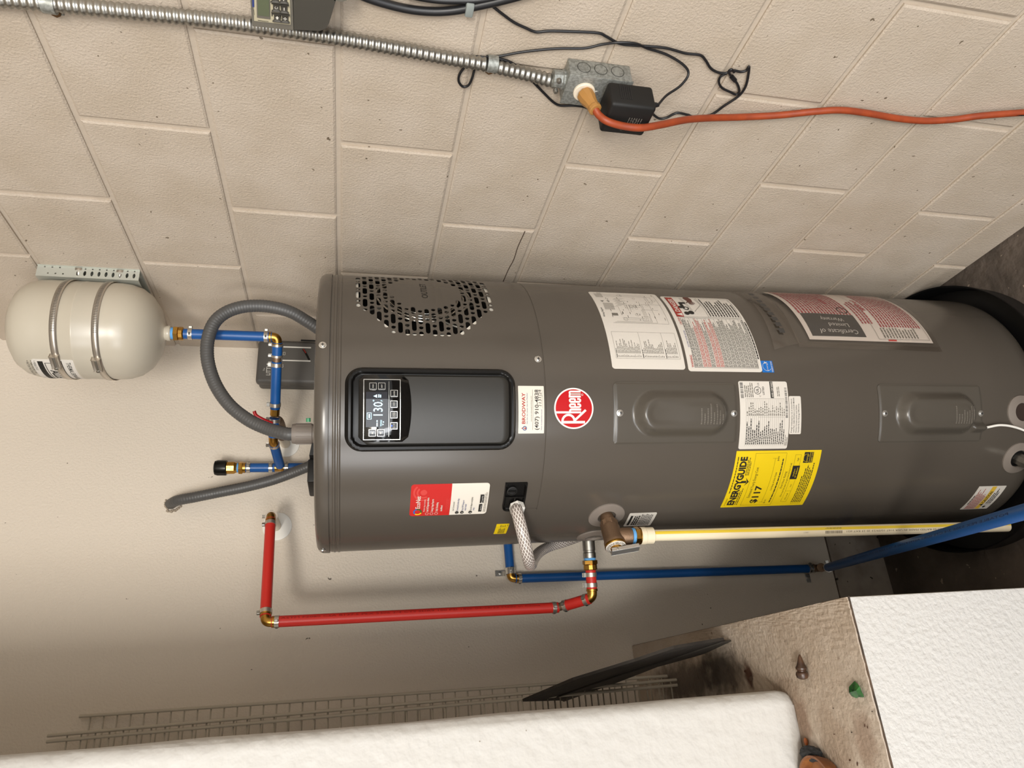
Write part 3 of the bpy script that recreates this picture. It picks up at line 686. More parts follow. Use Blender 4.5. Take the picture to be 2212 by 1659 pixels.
p.rect(ink, x0 + 0.0085, x0 + 0.0275, 1.2545, 1.2605); p.rect(ink, x0 + 0.0305, x0 + 0.0500, 1.2530, 1.2600)
p.text(paper, 'App Store', x0 + 0.0125, 1.2558, 0.0026, 0.013); p.text(paper, 'Google Play', x0 + 0.0345, 1.2550, 0.0026, 0.0135); p.poly(paper, [(x0 + 0.0315, 1.2545), (x0 + 0.0338, 1.2562), (x0 + 0.0315, 1.2580)])
p.bars(ink_grey, x0 + 0.008, x0 + 0.058, 1.2470, 1.2520, 3, 0.15, 0.35, seed=6); p.done()
# small yellow notice
o, p = sticker('tiny yellow notice sticker beside the drain hose', -0.390, -0.350, 1.1935, 1.2184, 0.0008, lab_yellow)
p.rect(ink_grey, -0.389, -0.351, 1.2085, 1.2088) ; p.rect(ink_grey, -0.3620, -0.3617, 1.1940, 1.2180)
p.bars(ink, -0.386, -0.366, 1.1985, 1.2120, 5, 0.3, 0.45, seed=8); p.bars(ink, -0.360, -0.3525, 1.199, 1.211, 4, 0.4, 0.4, word=(0.002, 0.004), seed=9); p.bars(ink, -0.358, -0.352, 1.1952, 1.1968, 1, 0, 0.6, seed=3); p.done()
# wiring diagram
x0, x1, y0, y1 = -0.0255, 0.1985, 0.8650, 1.0145
o, p = sticker('large white wiring diagram sticker', x0, x1, y0, y1, 0.006, paper)
def L(u, v): return (x0 + u * (x1 - x0), y1 - v * (y1 - y0))     # u across, v down
p.text(ink, 'Wiring Diagram', *L(0.545, 0.060), 0.0042, 0.030, 0.01)
rd = random.Random(11); T = 0.00045
def wire(*pts):
    for a, b in zip(pts[:-1], pts[1:]): p.line(ink_grey, L(*a), L(*b), T)
wire((0.47, 0.14), (0.47, 0.93), (0.96, 0.93)); wire((0.48, 0.17), (0.48, 0.77), (0.90, 0.77)); wire((0.49, 0.20), (0.49, 0.70), (0.62, 0.70)); wire((0.51, 0.30), (0.51, 0.66), (0.75, 0.66), (0.75, 0.95)); wire((0.525, 0.30), (0.525, 0.64), (0.80, 0.64))
wire((0.54, 0.30), (0.54, 0.62), (0.66, 0.62), (0.66, 0.86)); wire((0.70, 0.20), (0.70, 0.30), (0.57, 0.30)); wire((0.93, 0.10), (0.93, 0.80), (0.78, 0.80)); wire((0.90, 0.18), (0.90, 0.86), (0.80, 0.86)); wire((0.62, 0.46), (0.70, 0.46), (0.70, 0.62)); wire((0.64, 0.43), (0.73, 0.43), (0.73, 0.62))
for i in range(12): u = 0.72 + 0.012 * i; wire((u, 0.28 + 0.02 * (i % 3)), (u, 0.36 + 0.03 * (i % 4)))
for i in range(16): v = 0.10 + i * 0.009; wire((0.65, v), (0.76, v + 0.010))
p.rect(ink_grey, *sorted((L(0.565, 0)[0], L(0.60, 0)[0])), *sorted((L(0, 0.165)[1], L(0, 0.25)[1]))); p.poly(ink_grey, [L(0.775, 0.115), L(0.80, 0.085), L(0.80, 0.14)])
for u, v, r in ((0.585, 0.525, 0.0042), (0.52, 0.335, 0.0045), (0.80, 0.20, 0.003), (0.92, 0.42, 0.005), (0.74, 0.74, 0.003), (0.79, 0.82, 0.004), (0.83, 0.88, 0.004), (0.86, 0.60, 0.003)): p.ring(ink_grey, *L(u, v), r - 0.0004, r, 18)
for k in range(34): u = rd.uniform(0.50, 0.93); v = rd.uniform(0.12, 0.92); c = L(u, v); p.rect(ink_grey, c[0], c[0] + rd.uniform(0.003, 0.008), c[1], c[1] + 0.0011)
for k in range(9): u = 0.66 + 0.028 * (k % 3) + rd.uniform(0, .01); v = 0.40 + 0.07 * (k // 3); c = L(u, v); p.frame(ink_grey, c[0], c[0] + 0.006, c[1] - 0.005, c[1], 0.0003)
c = L(0.50, 0.58); p.frame(ink_grey, c[0], c[0] + 0.014, c[1] - 0.016, c[1], 0.0004)
p.bars(ink_grey, L(0.87, 0)[0], L(0.98, 0)[0], L(0, 0.17)[1], L(0, 0.06)[1], 7, 0.3, 0.35, seed=5)
a, b = L(0.095, 0.98), L(0.365, 0.07)
p.frame(ink_grey, a[0], b[0], a[1] + 0.004, b[1], 0.0004); p.rect(ink_grey, a[0], b[0], L(0, 0.44)[1], L(0, 0.44)[1] + 0.0004); p.rect(ink_grey, a[0], b[0], L(0, 0.76)[1], L(0, 0.76)[1] + 0.0004)
for (v0, v1, n, sd) in ((0.10, 0.42, 17, 1), (0.46, 0.74, 13, 2), (0.78, 0.93, 7, 3)):
    p.bars(ink_grey, a[0] + 0.003, a[0] + 0.008, L(0, v1)[1], L(0, v0)[1], n, 0.3, 0.4, (0.002, 0.004), seed=sd); p.bars(ink_grey, a[0] + 0.011, a[0] + 0.044, L(0, v1)[1], L(0, v0)[1], n, 0.65, 0.4, seed=sd + 20)
    p.bars(ink, a[0] + 0.002, a[0] + 0.022, L(0, v0)[1] + 0.0005, L(0, v0)[1] + 0.0030, 1, 0.1, 0.5, seed=sd)
p.done()
# danger / warning sheet
x0, x1, y0, y1 = -0.0285, 0.1865, 0.7000, 0.8590
o, p = sticker('white safety sheet with red danger banner, below the wiring diagram', x0, x1, y0, y1, 0.006, paper, 0.0007)
bx = L(0.615, 0)[0]; q = L(0.60, 0)[0]
p.rect(danger_red, bx, x1 - 0.006, L(0, 0.155)[1], L(0, 0.050)[1]); p.text(paper, 'DANGER', bx + 0.016, L(0, 0.137)[1], 0.0105, 0.052, 0.02, shear=0.15)
p.frame(ink, bx, x1 - 0.006, L(0, 0.965)[1], L(0, 0.050)[1], 0.0006); p.rect(ink, bx, x1 - 0.006, L(0, 0.50)[1], L(0, 0.50)[1] + 0.0005)
p.poly(paper, [(bx + 0.003, L(0, 0.145)[1]), (bx + 0.013, L(0, 0.145)[1]), (bx + 0.008, L(0, 0.065)[1])]); p.rect(danger_red, bx + 0.0075, bx + 0.0085, L(0, 0.13)[1], L(0, 0.095)[1])
# tap and scalded hand
p.disc(ink, bx + 0.012, L(0, 0.215)[1], 0.0055, 24); p.disc(ink, bx + 0.015, L(0, 0.285)[1], 0.0062, 24); p.rect(ink, bx + 0.010, bx + 0.017, L(0, 0.285)[1], L(0, 0.215)[1])
p.disc(ink, bx + 0.034, L(0, 0.175)[1], 0.0045, 20); p.rect(ink, bx + 0.030, bx + 0.054, L(0, 0.235)[1], L(0, 0.190)[1]); p.rect(ink, bx + 0.048, bx + 0.055, L(0, 0.285)[1], L(0, 0.20)[1]); p.ring(ink, bx + 0.030, L(0, 0.245)[1], 0.004, 0.0065, 20)
hx, hy = bx + 0.056, L(0, 0.345)[1]
p.poly(skin_ink, [(hx, hy), (hx + 0.018, hy + 0.005), (hx + 0.024, hy + 0.003), (hx + 0.024, hy - 0.009), (hx + 0.014, hy - 0.012), (hx + 0.003, hy - 0.010)])
for k, (dx, dy) in enumerate(((-0.010, -0.001), (-0.011, -0.0045), (-0.010, -0.0085), (-0.006, -0.0125), (-0.004, 0.006))): p.line(skin_ink, (hx + 0.003, hy - 0.0025 * k if k < 4 else hy), (hx + dx, hy + dy), 0.0022)
p.line(ink, (bx + 0.022, L(0, 0.30)[1]), (x1 - 0.008, L(0, 0.255)[1]), 0.0005); p.line(ink, (bx + 0.022, L(0, 0.32)[1]), (x1 - 0.008, L(0, 0.275)[1]), 0.0005); p.line(ink, (bx + 0.018, L(0, 0.34)[1]), (bx + 0.045, L(0, 0.49)[1]), 0.0006); p.line(ink, (bx + 0.045, L(0, 0.49)[1]), (x1 - 0.010, L(0, 0.47)[1]), 0.0006)
p.bars(ink, bx + 0.004, x1 - 0.010, L(0, 0.955)[1], L(0, 0.515)[1], 11, 0.45, 0.42, seed=31)
lx = x0 + 0.0075
p.frame(ink, lx, q, L(0, 0.955)[1], L(0, 0.085)[1], 0.0005); p.text(ink_red, 'WARNING', lx, L(0, 0.075)[1], 0.0050, 0.026, 0.01); p.text(ink_red, 'CAUTION', q - 0.021, L(0, 0.075)[1], 0.0048, 0.021, 0.01); p.text(ink_blue, 'ELECTRIC WATER HEATER', lx + 0.044, L(0, 0.072)[1], 0.0034, 0.040)
n = 15; hh = (L(0, 0.085)[1] - L(0, 0.955)[1]) / n
for i in range(n):
    t = L(0, 0.085)[1] - hh * i; c = ink_red if i in (2, 3, 5, 6) else ink
    p.rect(ink, lx, q, t - hh, t - hh + 0.0003); p.bars(c, lx + 0.0015, q - 0.0015, t - hh + 0.0008, t - 0.0006, 3, 0.35 if i % 3 else 0.1, 0.42, seed=40 + i)
p.bars(ink, lx + 0.02, q, L(0, 0.99)[1], L(0, 0.962)[1], 1, 0.1, 0.6, seed=77); p.done()
# blue star tag
o, p = sticker('small blue efficiency star tag', -0.0288, -0.0040, 0.6745, 0.7000, 0.0, lab_blue, 0.0010)
p.ring(paper, -0.0165, 0.6885, 0.0088, 0.0094, 24, 0.2, 4.2); p.text(paper, 'energy', -0.0255, 0.6865, 0.0042, 0.0180, -0.01, shear=0.3); p.text(paper, 'ENERGY STAR', -0.0270, 0.6760, 0.0026, 0.0215); p.poly(paper, [(-0.0105, 0.6955), (-0.0085, 0.6920), (-0.0050, 0.6925), (-0.0078, 0.6898), (-0.0065, 0.6868), (-0.0092, 0.6888)]); p.rect(paper, -0.0288, -0.0040, 0.6786, 0.6790); p.done()
# rating plate
x0, x1, y0, y1 = -0.1810, -0.0472, 0.6505, 0.7570
o, p = sticker('white rating plate sticker with barcodes', x0, x1, y0, y1, 0.004, paper, 0.0006)
rd = random.Random(21)
def barcode(ax, bx_, ay, by):
    x = ax
    while x < bx_: wdt = rd.choice((0.0004, 0.0007, 0.0011)); p.rect(ink, x, min(x + wdt, bx_), ay, by); x += wdt + rd.choice((0.0005, 0.0009, 0.0014))
barcode(x1 - 0.034, x1 - 0.002, L(0, 0.085)[1], L(0, 0.025)[1]); barcode(x1 - 0.072, x1 - 0.012, L(0, 0.995)[1] + 0.002, L(0, 0.93)[1])
gx0, gx1 = x0 + 0.0065, x1 - 0.035
for i in range(20): z = L(0, 0.12)[1] - i * 0.0044; p.rect(ink_grey, gx0, gx1, z, z + 0.00025)
p.rect(ink_grey, gx1 - 0.036, gx1 - 0.0357, L(0, 0.90)[1], L(0, 0.36)[1]); p.rect(ink_grey, gx1, gx1 + 0.0003, L(0, 0.91)[1], L(0, 0.12)[1]); p.rect(ink_grey, gx1 - 0.018, gx1 - 0.0177, L(0, 0.87)[1], L(0, 0.66)[1])
p.bars(ink, gx0 + 0.003, gx1 - 0.038, L(0, 0.92)[1], L(0, 0.12)[1], 20, 0.55, 0.45, (0.002, 0.006), seed=51); p.bars(ink_grey, gx1 - 0.033, gx1 - 0.004, L(0, 0.92)[1], L(0, 0.12)[1], 20, 0.7, 0.45, (0.002, 0.005), 0.002, seed=52)
p.bars(ink_grey, gx1 + 0.003, x1 - 0.001, L(0, 0.29)[1], L(0, 0.10)[1], 5, 0.3, 0.45, seed=53)
uc = (x1 - 0.0185, L(0, 0.375)[1]); p.ring(ink, *uc, 0.0068, 0.0078, 30); p.text(ink, 'UL', uc[0] - 0.0042, uc[1] - 0.0022, 0.0056, 0.0085, 0.02); p.text(ink, 'C', uc[0] - 0.0125, uc[1] - 0.0065, 0.0038); p.text(ink, 'US', uc[0] + 0.0092, uc[1] - 0.0045, 0.0040); p.text(ink, 'LISTED', uc[0] - 0.0085, uc[1] - 0.0145, 0.0040, 0.0165, 0.015)
p.rect(ink, x1 - 0.0335, x1 - 0.0005, L(0, 0.70)[1], L(0, 0.635)[1]); p.h += 0; p.text(paper, 'AHRI CERTIFIED', x1 - 0.0320, L(0, 0.69)[1], 0.0042, 0.0305, 0.01); p.bars(ink_grey, x1 - 0.030, x1 - 0.006, L(0, 0.83)[1], L(0, 0.765)[1], 2, 0.2, 0.4, seed=54); p.bars(ink_grey, gx0, gx0 + 0.022, L(0, 0.99)[1], L(0, 0.925)[1], 3, 0.3, 0.4, seed=55); p.done()
# design evaluation tag
x0, x1, y0, y1 = -0.1518, -0.0765, 0.6228, 0.6492
o, p = sticker('small white design evaluation tag under the rating plate', x0, x1, y0, y1, 0.0025, paper, 0.0006)
for i, t in enumerate(('Design evaluated by UL in accordance', 'with Part 3280.707(d)(1) of HUD Mobile', 'Home Construction and Safety', 'Standards for Energy Efficiency.')): p.text(ink, t, x0 + 0.003, y1 - 0.0060 - 0.0052 * i, 0.0030, (0.067, 0.069, 0.055, 0.058)[i], 0.004)
p.done()
# energy label
x0, x1, y0, y1 = -0.3207, -0.1847, 0.5705, 0.7595
o, p = sticker('big yellow energy cost label', x0, x1, y0, y1, 0.001, lab_yellow, 0.0006)
p.text(ink, 'ENERGYGUIDE', x0 + 0.007, L(0, 0.135)[1], 0.0145, 0.117, 0.045); p.rect(ink, x0 + 0.0655, x0 + 0.0705, L(0, 0.185)[1], L(0, 0.125)[1]); p.poly(ink, [(x0 + 0.058, L(0, 0.170)[1]), (x0 + 0.068, L(0, 0.215)[1]), (x0 + 0.078, L(0, 0.170)[1]), (x0 + 0.068, L(0, 0.193)[1])])
p.text(ink, 'U.S. Government', x0 + 0.006, L(0, 0.040)[1], 0.0028, 0.020); p.bars(ink, x0 + 0.040, x1 - 0.008, L(0, 0.040)[1], L(0, 0.024)[1], 1, 0.05, 0.6, seed=61)
p.bars(ink, x0 + 0.007, x0 + 0.060, L(0, 0.185)[1], L(0, 0.145)[1], 2, 0.3, 0.42, seed=62); p.bars(ink, x0 + 0.083, x1 - 0.012, L(0, 0.195)[1], L(0, 0.145)[1], 3, 0.3, 0.42, seed=63)
p.frame(ink, x0 + 0.005, x1 - 0.005, L(0, 0.590)[1], L(0, 0.225)[1], 0.0004); p.text(ink, 'Estimated Yearly Energy Cost', x0 + 0.027, L(0, 0.290)[1], 0.0062, 0.074); p.text(ink, '$117', x0 + 0.011, L(0, 0.395)[1], 0.0150, 0.047, 0.03)
p.rect(ink, x0 + 0.013, x1 - 0.016, L(0, 0.465)[1], L(0, 0.465)[1] + 0.0004); p.rect(ink, x0 + 0.013, x0 + 0.0134, L(0, 0.485)[1], L(0, 0.435)[1]); p.rect(ink, x1 - 0.0164, x1 - 0.016, L(0, 0.485)[1], L(0, 0.435)[1])
p.text(ink, '$101', x0 + 0.010, L(0, 0.510)[1], 0.0040, 0.010); p.text(ink, '$494', x1 - 0.022, L(0, 0.510)[1], 0.0040, 0.010); p.text(ink, 'Cost Range of Similar Models', x0 + 0.045, L(0, 0.520)[1], 0.0040, 0.044); p.bars(ink, x0 + 0.012, x1 - 0.014, L(0, 0.570)[1], L(0, 0.545)[1], 1, 0.05, 0.5, seed=64)
p.text(ink, 'First Hour Rating', x0 + 0.050, L(0, 0.635)[1], 0.0050, 0.040); p.text(ink, '(How much hot water you get in the first hour of use)', x0 + 0.027, L(0, 0.672)[1], 0.0042, 0.082)
p.frame(ink, x0 + 0.013, x1 - 0.009, L(0, 0.765)[1], L(0, 0.695)[1], 0.0004); p.rect(ink, x0 + 0.042, x0 + 0.0424, L(0, 0.765)[1], L(0, 0.695)[1]); p.rect(ink, x0 + 0.072, x0 + 0.103, L(0, 0.775)[1], L(0, 0.690)[1])
p.text(ink, 'very small', x0 + 0.018, L(0, 0.742)[1], 0.0034, 0.018); p.text(ink, 'low', x0 + 0.053, L(0, 0.742)[1], 0.0034); p.text(ink, 'high', x0 + 0.113, L(0, 0.742)[1], 0.0034); p.text(lab_yellow, 'medium', x0 + 0.079, L(0, 0.728)[1], 0.0034, 0.017); p.text(lab_yellow, '67 Gallons', x0 + 0.076, L(0, 0.758)[1], 0.0034, 0.023)
for i in range(6): p.bars(ink, x0 + 0.010, x1 - (0.030 if i < 4 else 0.012), L(0, 0.842 + 0.021 * i)[1], L(0, 0.825 + 0.021 * i)[1], 1, 0.3, 0.6, seed=70 + i); p.rect(ink, x0 + 0.006, x0 + 0.0075, L(0, 0.840 + 0.021 * i)[1], L(0, 0.832 + 0.021 * i)[1])
p.rect(ink, x1 - 0.027, x1 - 0.004, L(0, 0.870)[1], L(0, 0.800)[1]); p.rect(ink, x1 - 0.027, x1 - 0.004, L(0, 0.910)[1], L(0, 0.875)[1]); p.text(lab_yellow, 'energy', x1 - 0.0255, L(0, 0.850)[1], 0.0050, 0.018, -0.01, shear=0.3); p.ring(lab_yellow, x1 - 0.016, L(0, 0.838)[1], 0.0082, 0.0087, 20, 0.2, 3.6); p.text(lab_yellow, 'ENERGY STAR', x1 - 0.0262, L(0, 0.903)[1], 0.0034, 0.0215); p.done()
# relief valve tag
x0, x1, y0, y1 = -0.3780, -0.3300, 0.8940, 0.9525
o, p = sticker('white relief valve warning tag', x0, x1, y0, y1, 0.003, paper, 0.0006)
p.rect(ink, x0 + 0.005, x0 + 0.040, y1 - 0.010, y1 - 0.005); p.bars(ink, x0 + 0.005, x1 - 0.006, y1 - 0.026, y1 - 0.013, 3, 0.2, 0.75, seed=81); p.bars(ink, x0 + 0.004, x1 - 0.003, y0 + 0.006, y1 - 0.027, 8, 0.1, 0.5, seed=82); p.done()
# caution tag at the foot
x0, x1, y0, y1 = -0.3597, -0.2817, 0.0735, 0.1465
o, p = sticker('white and gold caution tag near the heater base', x0, x1, y0, y1, 0.001, paper, 0.0006)
p.rect(lab_gold, x0 + 0.002, x1 - 0.001, L(0, 0.66)[1], L(0, 0.50)[1]); p.text(ink, 'CAUTION', x0 + 0.024, L(0, 0.645)[1], 0.0085, 0.038, 0.02); p.poly(ink, [(x0 + 0.014, L(0, 0.65)[1]), (x0 + 0.022, L(0, 0.65)[1]), (x0 + 0.018, L(0, 0.515)[1])])
p.bars(ink_red, x0 + 0.003, x1 - 0.006, L(0, 0.47)[1], L(0, 0.09)[1], 9, 0.35, 0.4, seed=91); p.bars(ink, x0 + 0.020, x0 + 0.052, L(0, 0.09)[1], L(0, 0.04)[1], 1, 0.1, 0.6, seed=92); p.bars(ink, x0 + 0.022, x1 - 0.006, L(0, 0.90)[1], L(0, 0.70)[1], 3, 0.3, 0.45, seed=93); p.disc(ink, x0 + 0.010, L(0, 0.78)[1], 0.0036, 16); p.rect(ink_grey, x0 + 0.018, x0 + 0.0184, L(0, 0.99)[1], L(0, 0.67)[1]); p.done()
# ---- access covers
def pill(x, y, cx, y0, y1, r):     # signed distance to a vertical pill, negative inside
    t = min(max(y, y0 + r), y1 - r); return math.hypot(x - cx, y - t) - r
def smooth(t): t = min(max(t, 0), 1); return t * t * (3 - 2 * t)
def cover(x0, x1, y0, y1, gland):
    cx = (x0 + x1) / 2; k0 = y0 + 0.018; k1 = y1 - 0.036
    def hf(x, y):
        d = pill(x, y, cx, k0, k1, 0.046); e = min(x - x0, x1 - x, y - y0, y1 - y)
        h = 0.017 * smooth(-d / 0.022) - 0.0018 * smooth((0.006 - e) / 0.005)
        if d < -0.024: h += 0.0022 * math.sin((y - k0) * 30) * smooth((-d - 0.024) / 0.012)
        if gland: h += 0.012 * smooth(1 - abs(x - (cx - 0.029)) / 0.013) * smooth((y0 + 0.040 - y) / 0.012)
        return h
    o = sheet('access_cover', x0, x1, y0, y1, 0.012, panelgrey, hm, H, 0.0030, hf, 64, 110)
    q = Print(lambda s_, z_, h_: hm(s_, z_, 0.0030 + hf(s_, z_) + h_), 0.0004, o, True); q.bars(emboss, cx - 0.019, cx + 0.019, k0 + 0.020, k0 + 0.072, 8, 0.6, 0.42, (0.001, 0.0022), 0.0011, seed=int(y0 * 100)); q.done('embossed_text')
    return o
cover(-0.1698, -0.0510, 0.7632, 1.0172, False); screw(1338, 892, hh=0.003); screw(1584, 893, hh=0.003)
cover(-0.1726, -0.0494, 0.1880, 0.4437, True); screw(1909, 893, hh=0.003); screw(2116, 893, hh=0.003)
# ---- control panel
x0, x1, y0, y1 = -0.1765, -0.0298, 1.2040, 1.5030
def rr_in(x, y, x0, x1, y0, y1, r):
    cx = min(max(x, x0 + r), x1 - r); cy = min(max(y, y0 + r), y1 - r); return r - math.hypot(x - cx, y - cy) if (x < x0 + r or x > x1 - r) and (y < y0 + r or y > y1 - r) else min(x - x0, x1 - x, y - y0, y1 - y)
def bez(x, y):
    d = rr_in(x, y, x0, x1, y0, y1, 0.030); h = 0.011 * smooth(d / 0.006)
    return h - 0.005 * smooth((d - 0.0105) / 0.004)
cp = sheet('control_panel', x0, x1, y0, y1, 0.030, black_pl, hm, H, 0.0006, bez, 96, 150); cp['label'] = 'black rounded control panel with lit display'
def smd(x, y): return 0.003 * smooth(rr_in(x, y, -0.1645, -0.0440, 1.2165, 1.4740, 0.016) / 0.004)
sheet('face_plate', -0.1645, -0.0440, 1.2165, 1.4740, 0.016, plate_mat, hm, cp, 0.0068, smd, 30, 40)
# display housing: dips to a shallow curve below
def disp():
    V = []; F = []; n = 28; xs = [-0.1575 + 0.1115 * i / n for i in range(n + 1)]
    for x in xs:
        u = (x + 0.10175) / 0.05575; ins = 0.008 * max(0, abs(u) - 0.86) / 0.14; zb = 1.3975 - 0.0068 * (1 - u * u) + ins; zt = 1.4800 - ins
        for z, h in ((zb, 0.0096), (zb + 0.002, 0.0112), ((zb + zt) / 2, 0.0112), (zt - 0.002, 0.0112), (zt, 0.0096)): V.append(hm(x, z, h))
    for i in range(n):
        for j in range(4): F.append((i * 5 + j, i * 5 + 5 + j, i * 5 + 6 + j, i * 5 + 1 + j))
    return mobj('display_unit', V, F, gloss_black, cp, True, True)
du = disp(); q = Print(hm, 0.0116, du, True)
q.frame(silver, -0.1540, -0.0535, 1.4095, 1.4722, 0.0011); sl, zl = S(840, 830); q.rect(silver, -0.1485, -0.0570, 1.4290, 1.4295)
a = S(790.7, 846.6, RH + 0.011); b = S(836.3, 922.4, RH + 0.011)
q.rect(screen_dim, b[0], a[0], b[1], a[1]); W = a[0] - b[0]; HH = a[1] - b[1]
def Q(u, v): return (b[0] + u * W, a[1] - v * HH)
q.text(screen_on, '130', *Q(0.33, 0.78), 0.0165, 0.0220, 0.0); q.text(screen_on, 'F', *Q(0.735, 0.78), 0.0035); q.ring(screen_on, *Q(0.75, 0.35), 0.0008, 0.0013, 12)
q.frame(screen_on, Q(0.22, 0)[0], Q(0.41, 0)[0], Q(0, 0.26)[1], Q(0, 0.05)[1], 0.0006); q.rect(screen_on, Q(0.26, 0)[0], Q(0.37, 0)[0], Q(0, 0.19)[1], Q(0, 0.12)[1])
q.poly(screen_on, [Q(0.83, 0.52), Q(0.93, 0.52), Q(0.88, 0.34)]); q.bars(screen_on, *sorted((Q(0.84, 0)[0], Q(0.93, 0)[0])), Q(0, 0.72)[1], Q(0, 0.56)[1], 2, 0, 0.6, (0.004, 0.006), seed=1)
q.bars(screen_on, Q(0.02, 0)[0], Q(0.20, 0)[0], Q(0, 0.56)[1], Q(0, 0.49)[1], 1, 0, 0.7, (0.003, 0.006), seed=2); q.text(screen_on, 'TOOLS', *Q(0.02, 0.75), 0.0030, 0.0105); q.poly(screen_on, [Q(0.05, 0.78), Q(0.10, 0.78), Q(0.075, 0.84)]); q.poly(screen_on, [Q(0.12, 0.84), Q(0.17, 0.84), Q(0.145, 0.78)]); q.done('display_print')
def button(px, py, txt, size=(0.0124, 0.0132)):
    s_, z_ = S(px, py, RH + 0.011); w2, h2 = size[0] / 2, size[1] / 2
    o = sheet('button', s_ - w2, s_ + w2, z_ - h2, z_ + h2, 0.0022, gloss_black, hm, cp, 0.0122, lambda x, y: 0.0016 * smooth(rr_in(x, y, s_ - w2, s_ + w2, z_ - h2, z_ + h2, 0.0022) / 0.0022), 12, 12, base=0.0105)
    r = Print(hm, 0.01425, o, True); t = 0.0007; r.frame(silver, s_ - w2 + 0.0006, s_ + w2 - 0.0006, z_ - h2 + 0.0006, z_ + h2 - 0.0006, t)
    if txt in '^v': k = 1 if txt == '^' else -1; r.poly(stripe, [(s_ - 0.0022, z_ - 0.0014 * k), (s_ + 0.0022, z_ - 0.0014 * k), (s_, z_ + 0.0018 * k)][::k])
    else:
        for i, t_ in enumerate(txt.split('|')): r.text(stripe, t_, s_, z_ - 0.0010 - 0.0026 * i + (0.0013 if '|' in txt else 0), 0.0019, 0.0075 if len(t_) > 4 else 0.0058, 0.0, 'C')
    if txt == 'ON / OFF': r.disc(led_blue, s_, z_ + 0.0036, 0.0011, 12)
    r.done()
for px, py, t in ((805.6, 834.8, 'MODE'), (824.5, 834.8, 'NEXT'), (804, 934.7, '^'), (822.5, 934.7, 'v'), (851.2, 850.2, 'ENTER'), (850.7, 873.3, 'WIFI'), (850.7, 895.8, 'CLEAR|ALARM'), (850.7, 919.4, 'ON / OFF')): button(px, py, t)
# ---- condensate recess with knob, and the removable flap under it
x0, x1, y0, y1 = -0.3060, -0.2410, 1.1750, 1.2160
def rec(x, y): return -0.0045 * smooth((rr_in(x, y, x0, x1, y0, y1, 0.008) - 0.002) / 0.002)
rc = sheet('drain_recess', x0, x1, y0, y1, 0.010, black_pl, hm, H, 0.0052, rec, 40, 30, corners=(1, 0, 1, 0))
pk = hm(x1 - 0.0165, y1 - 0.0135, 0.001); nk = Vector((pk.x, pk.y, 0)).normalized()
kb = lathe('drain_knob', pk, nk, [(0.0095, 0), (0.0095, 0.004), (0.0078, 0.0045), (0.0075, 0.003), (0, 0.003)], black_mat, rc, 24, True); tk = Vector((nk.y, -nk.x, 0))
bm = bmesh.new(); obox(bm, pk + nk * 0.0046, (tk, Z, nk), (0.0014, 0.0072, 0.0012), 0.0004, 1); bobj('knob_grip', bm, black_pl, kb, False, True)
for (xa, xb, za, zb) in ((x0 + 0.002, x1 - 0.030, 1.1940, 1.1965), (x1 - 0.0325, x1 - 0.030, 1.1765, 1.2145)):
    sheet('recess_rib', xa, xb, za, zb, 0.0, black_pl, hm, rc, 0.0045, None, 6, 1, base=0.0)
sheet('removable_flap', -0.392, -0.304, 1.1470, 1.1745, 0.006, jacket, hm, H, 0.0011, None, 14, 1, corners=(0, 1, 0, 0))
# ---- rubber collars and ports
def collar(sc, zc, rx, rz, r_in, hh, name='port_collar', m=None):
    V = []; F = []; n = 40
    for (k, h) in ((1.0, -0.0005), (0.985, 0.0022), (0.9, 0.0032), (r_in / rx * 1.06, hh), (r_in / rx, hh - 0.001), (r_in / rx, -0.012)):
        for i in range(n): a = 2 * math.pi * i / n; V.append(hm(sc + rx * k * math.cos(a), zc + rz * k * math.sin(a), h))
    for j in range(5):
        for i in range(n): i2 = (i + 1) % n; F.append((j * n + i, j * n + i2, (j + 1) * n + i2, (j + 1) * n + i))
    return mobj(name, V, F, m or fit_grey, H, True, True, angle=40)
TPS, TPZ = S(1306, 1114); collar(-0.336, 1.0000, 0.037, 0.037, 0.018, 0.0042)
collar(-0.4300, 1.0000, 0.036, 0.036, 0.017, 0.0042)
for sc, zc in ((-0.108, 0.0850), (-0.2105, 0.0800)):
    collar(sc, zc, 0.036, 0.038, 0.019, 0.0050)
pp = hm(-0.108, 0.085, 0.0012); nn = Vector((pp.x, pp.y, 0)).normalized(); lathe('element_port', pp, nn, [(0.019, 0), (0.0185, 0.0006), (0.012, -0.001), (0, -0.001)], mat('rusty_port', '2a1b12', 0.8), H, 24, True)
pp = hm(-0.2105, 0.080, 0.0); nn = Vector((pp.x, pp.y, 0)).normalized(); lathe('drain_port_backing', pp, nn, [(0.0185, 0.0006), (0, 0.0006)], black_mat, H, 24, True)
dv = lathe('drain_valve', pp, nn, [(0.0135, 0.001), (0.0135, 0.030), (0.016, 0.031), (0.016, 0.046), (0.012, 0.048), (0.011, 0.060), (0, 0.060)], steel, H, 8, True, angle=20)
# white thermostat lead out of the lower cover
pw = [S(2122, 922), S(2150, 917), S(2180, 921), S(2212, 933), S(2240, 950)]
tube('white_lead', [hm(a, b, h) for (a, b), h in zip(pw, (0.010, 0.012, 0.013, 0.013, 0.012))], 0.0026, white_pl, H, 10, local=True)
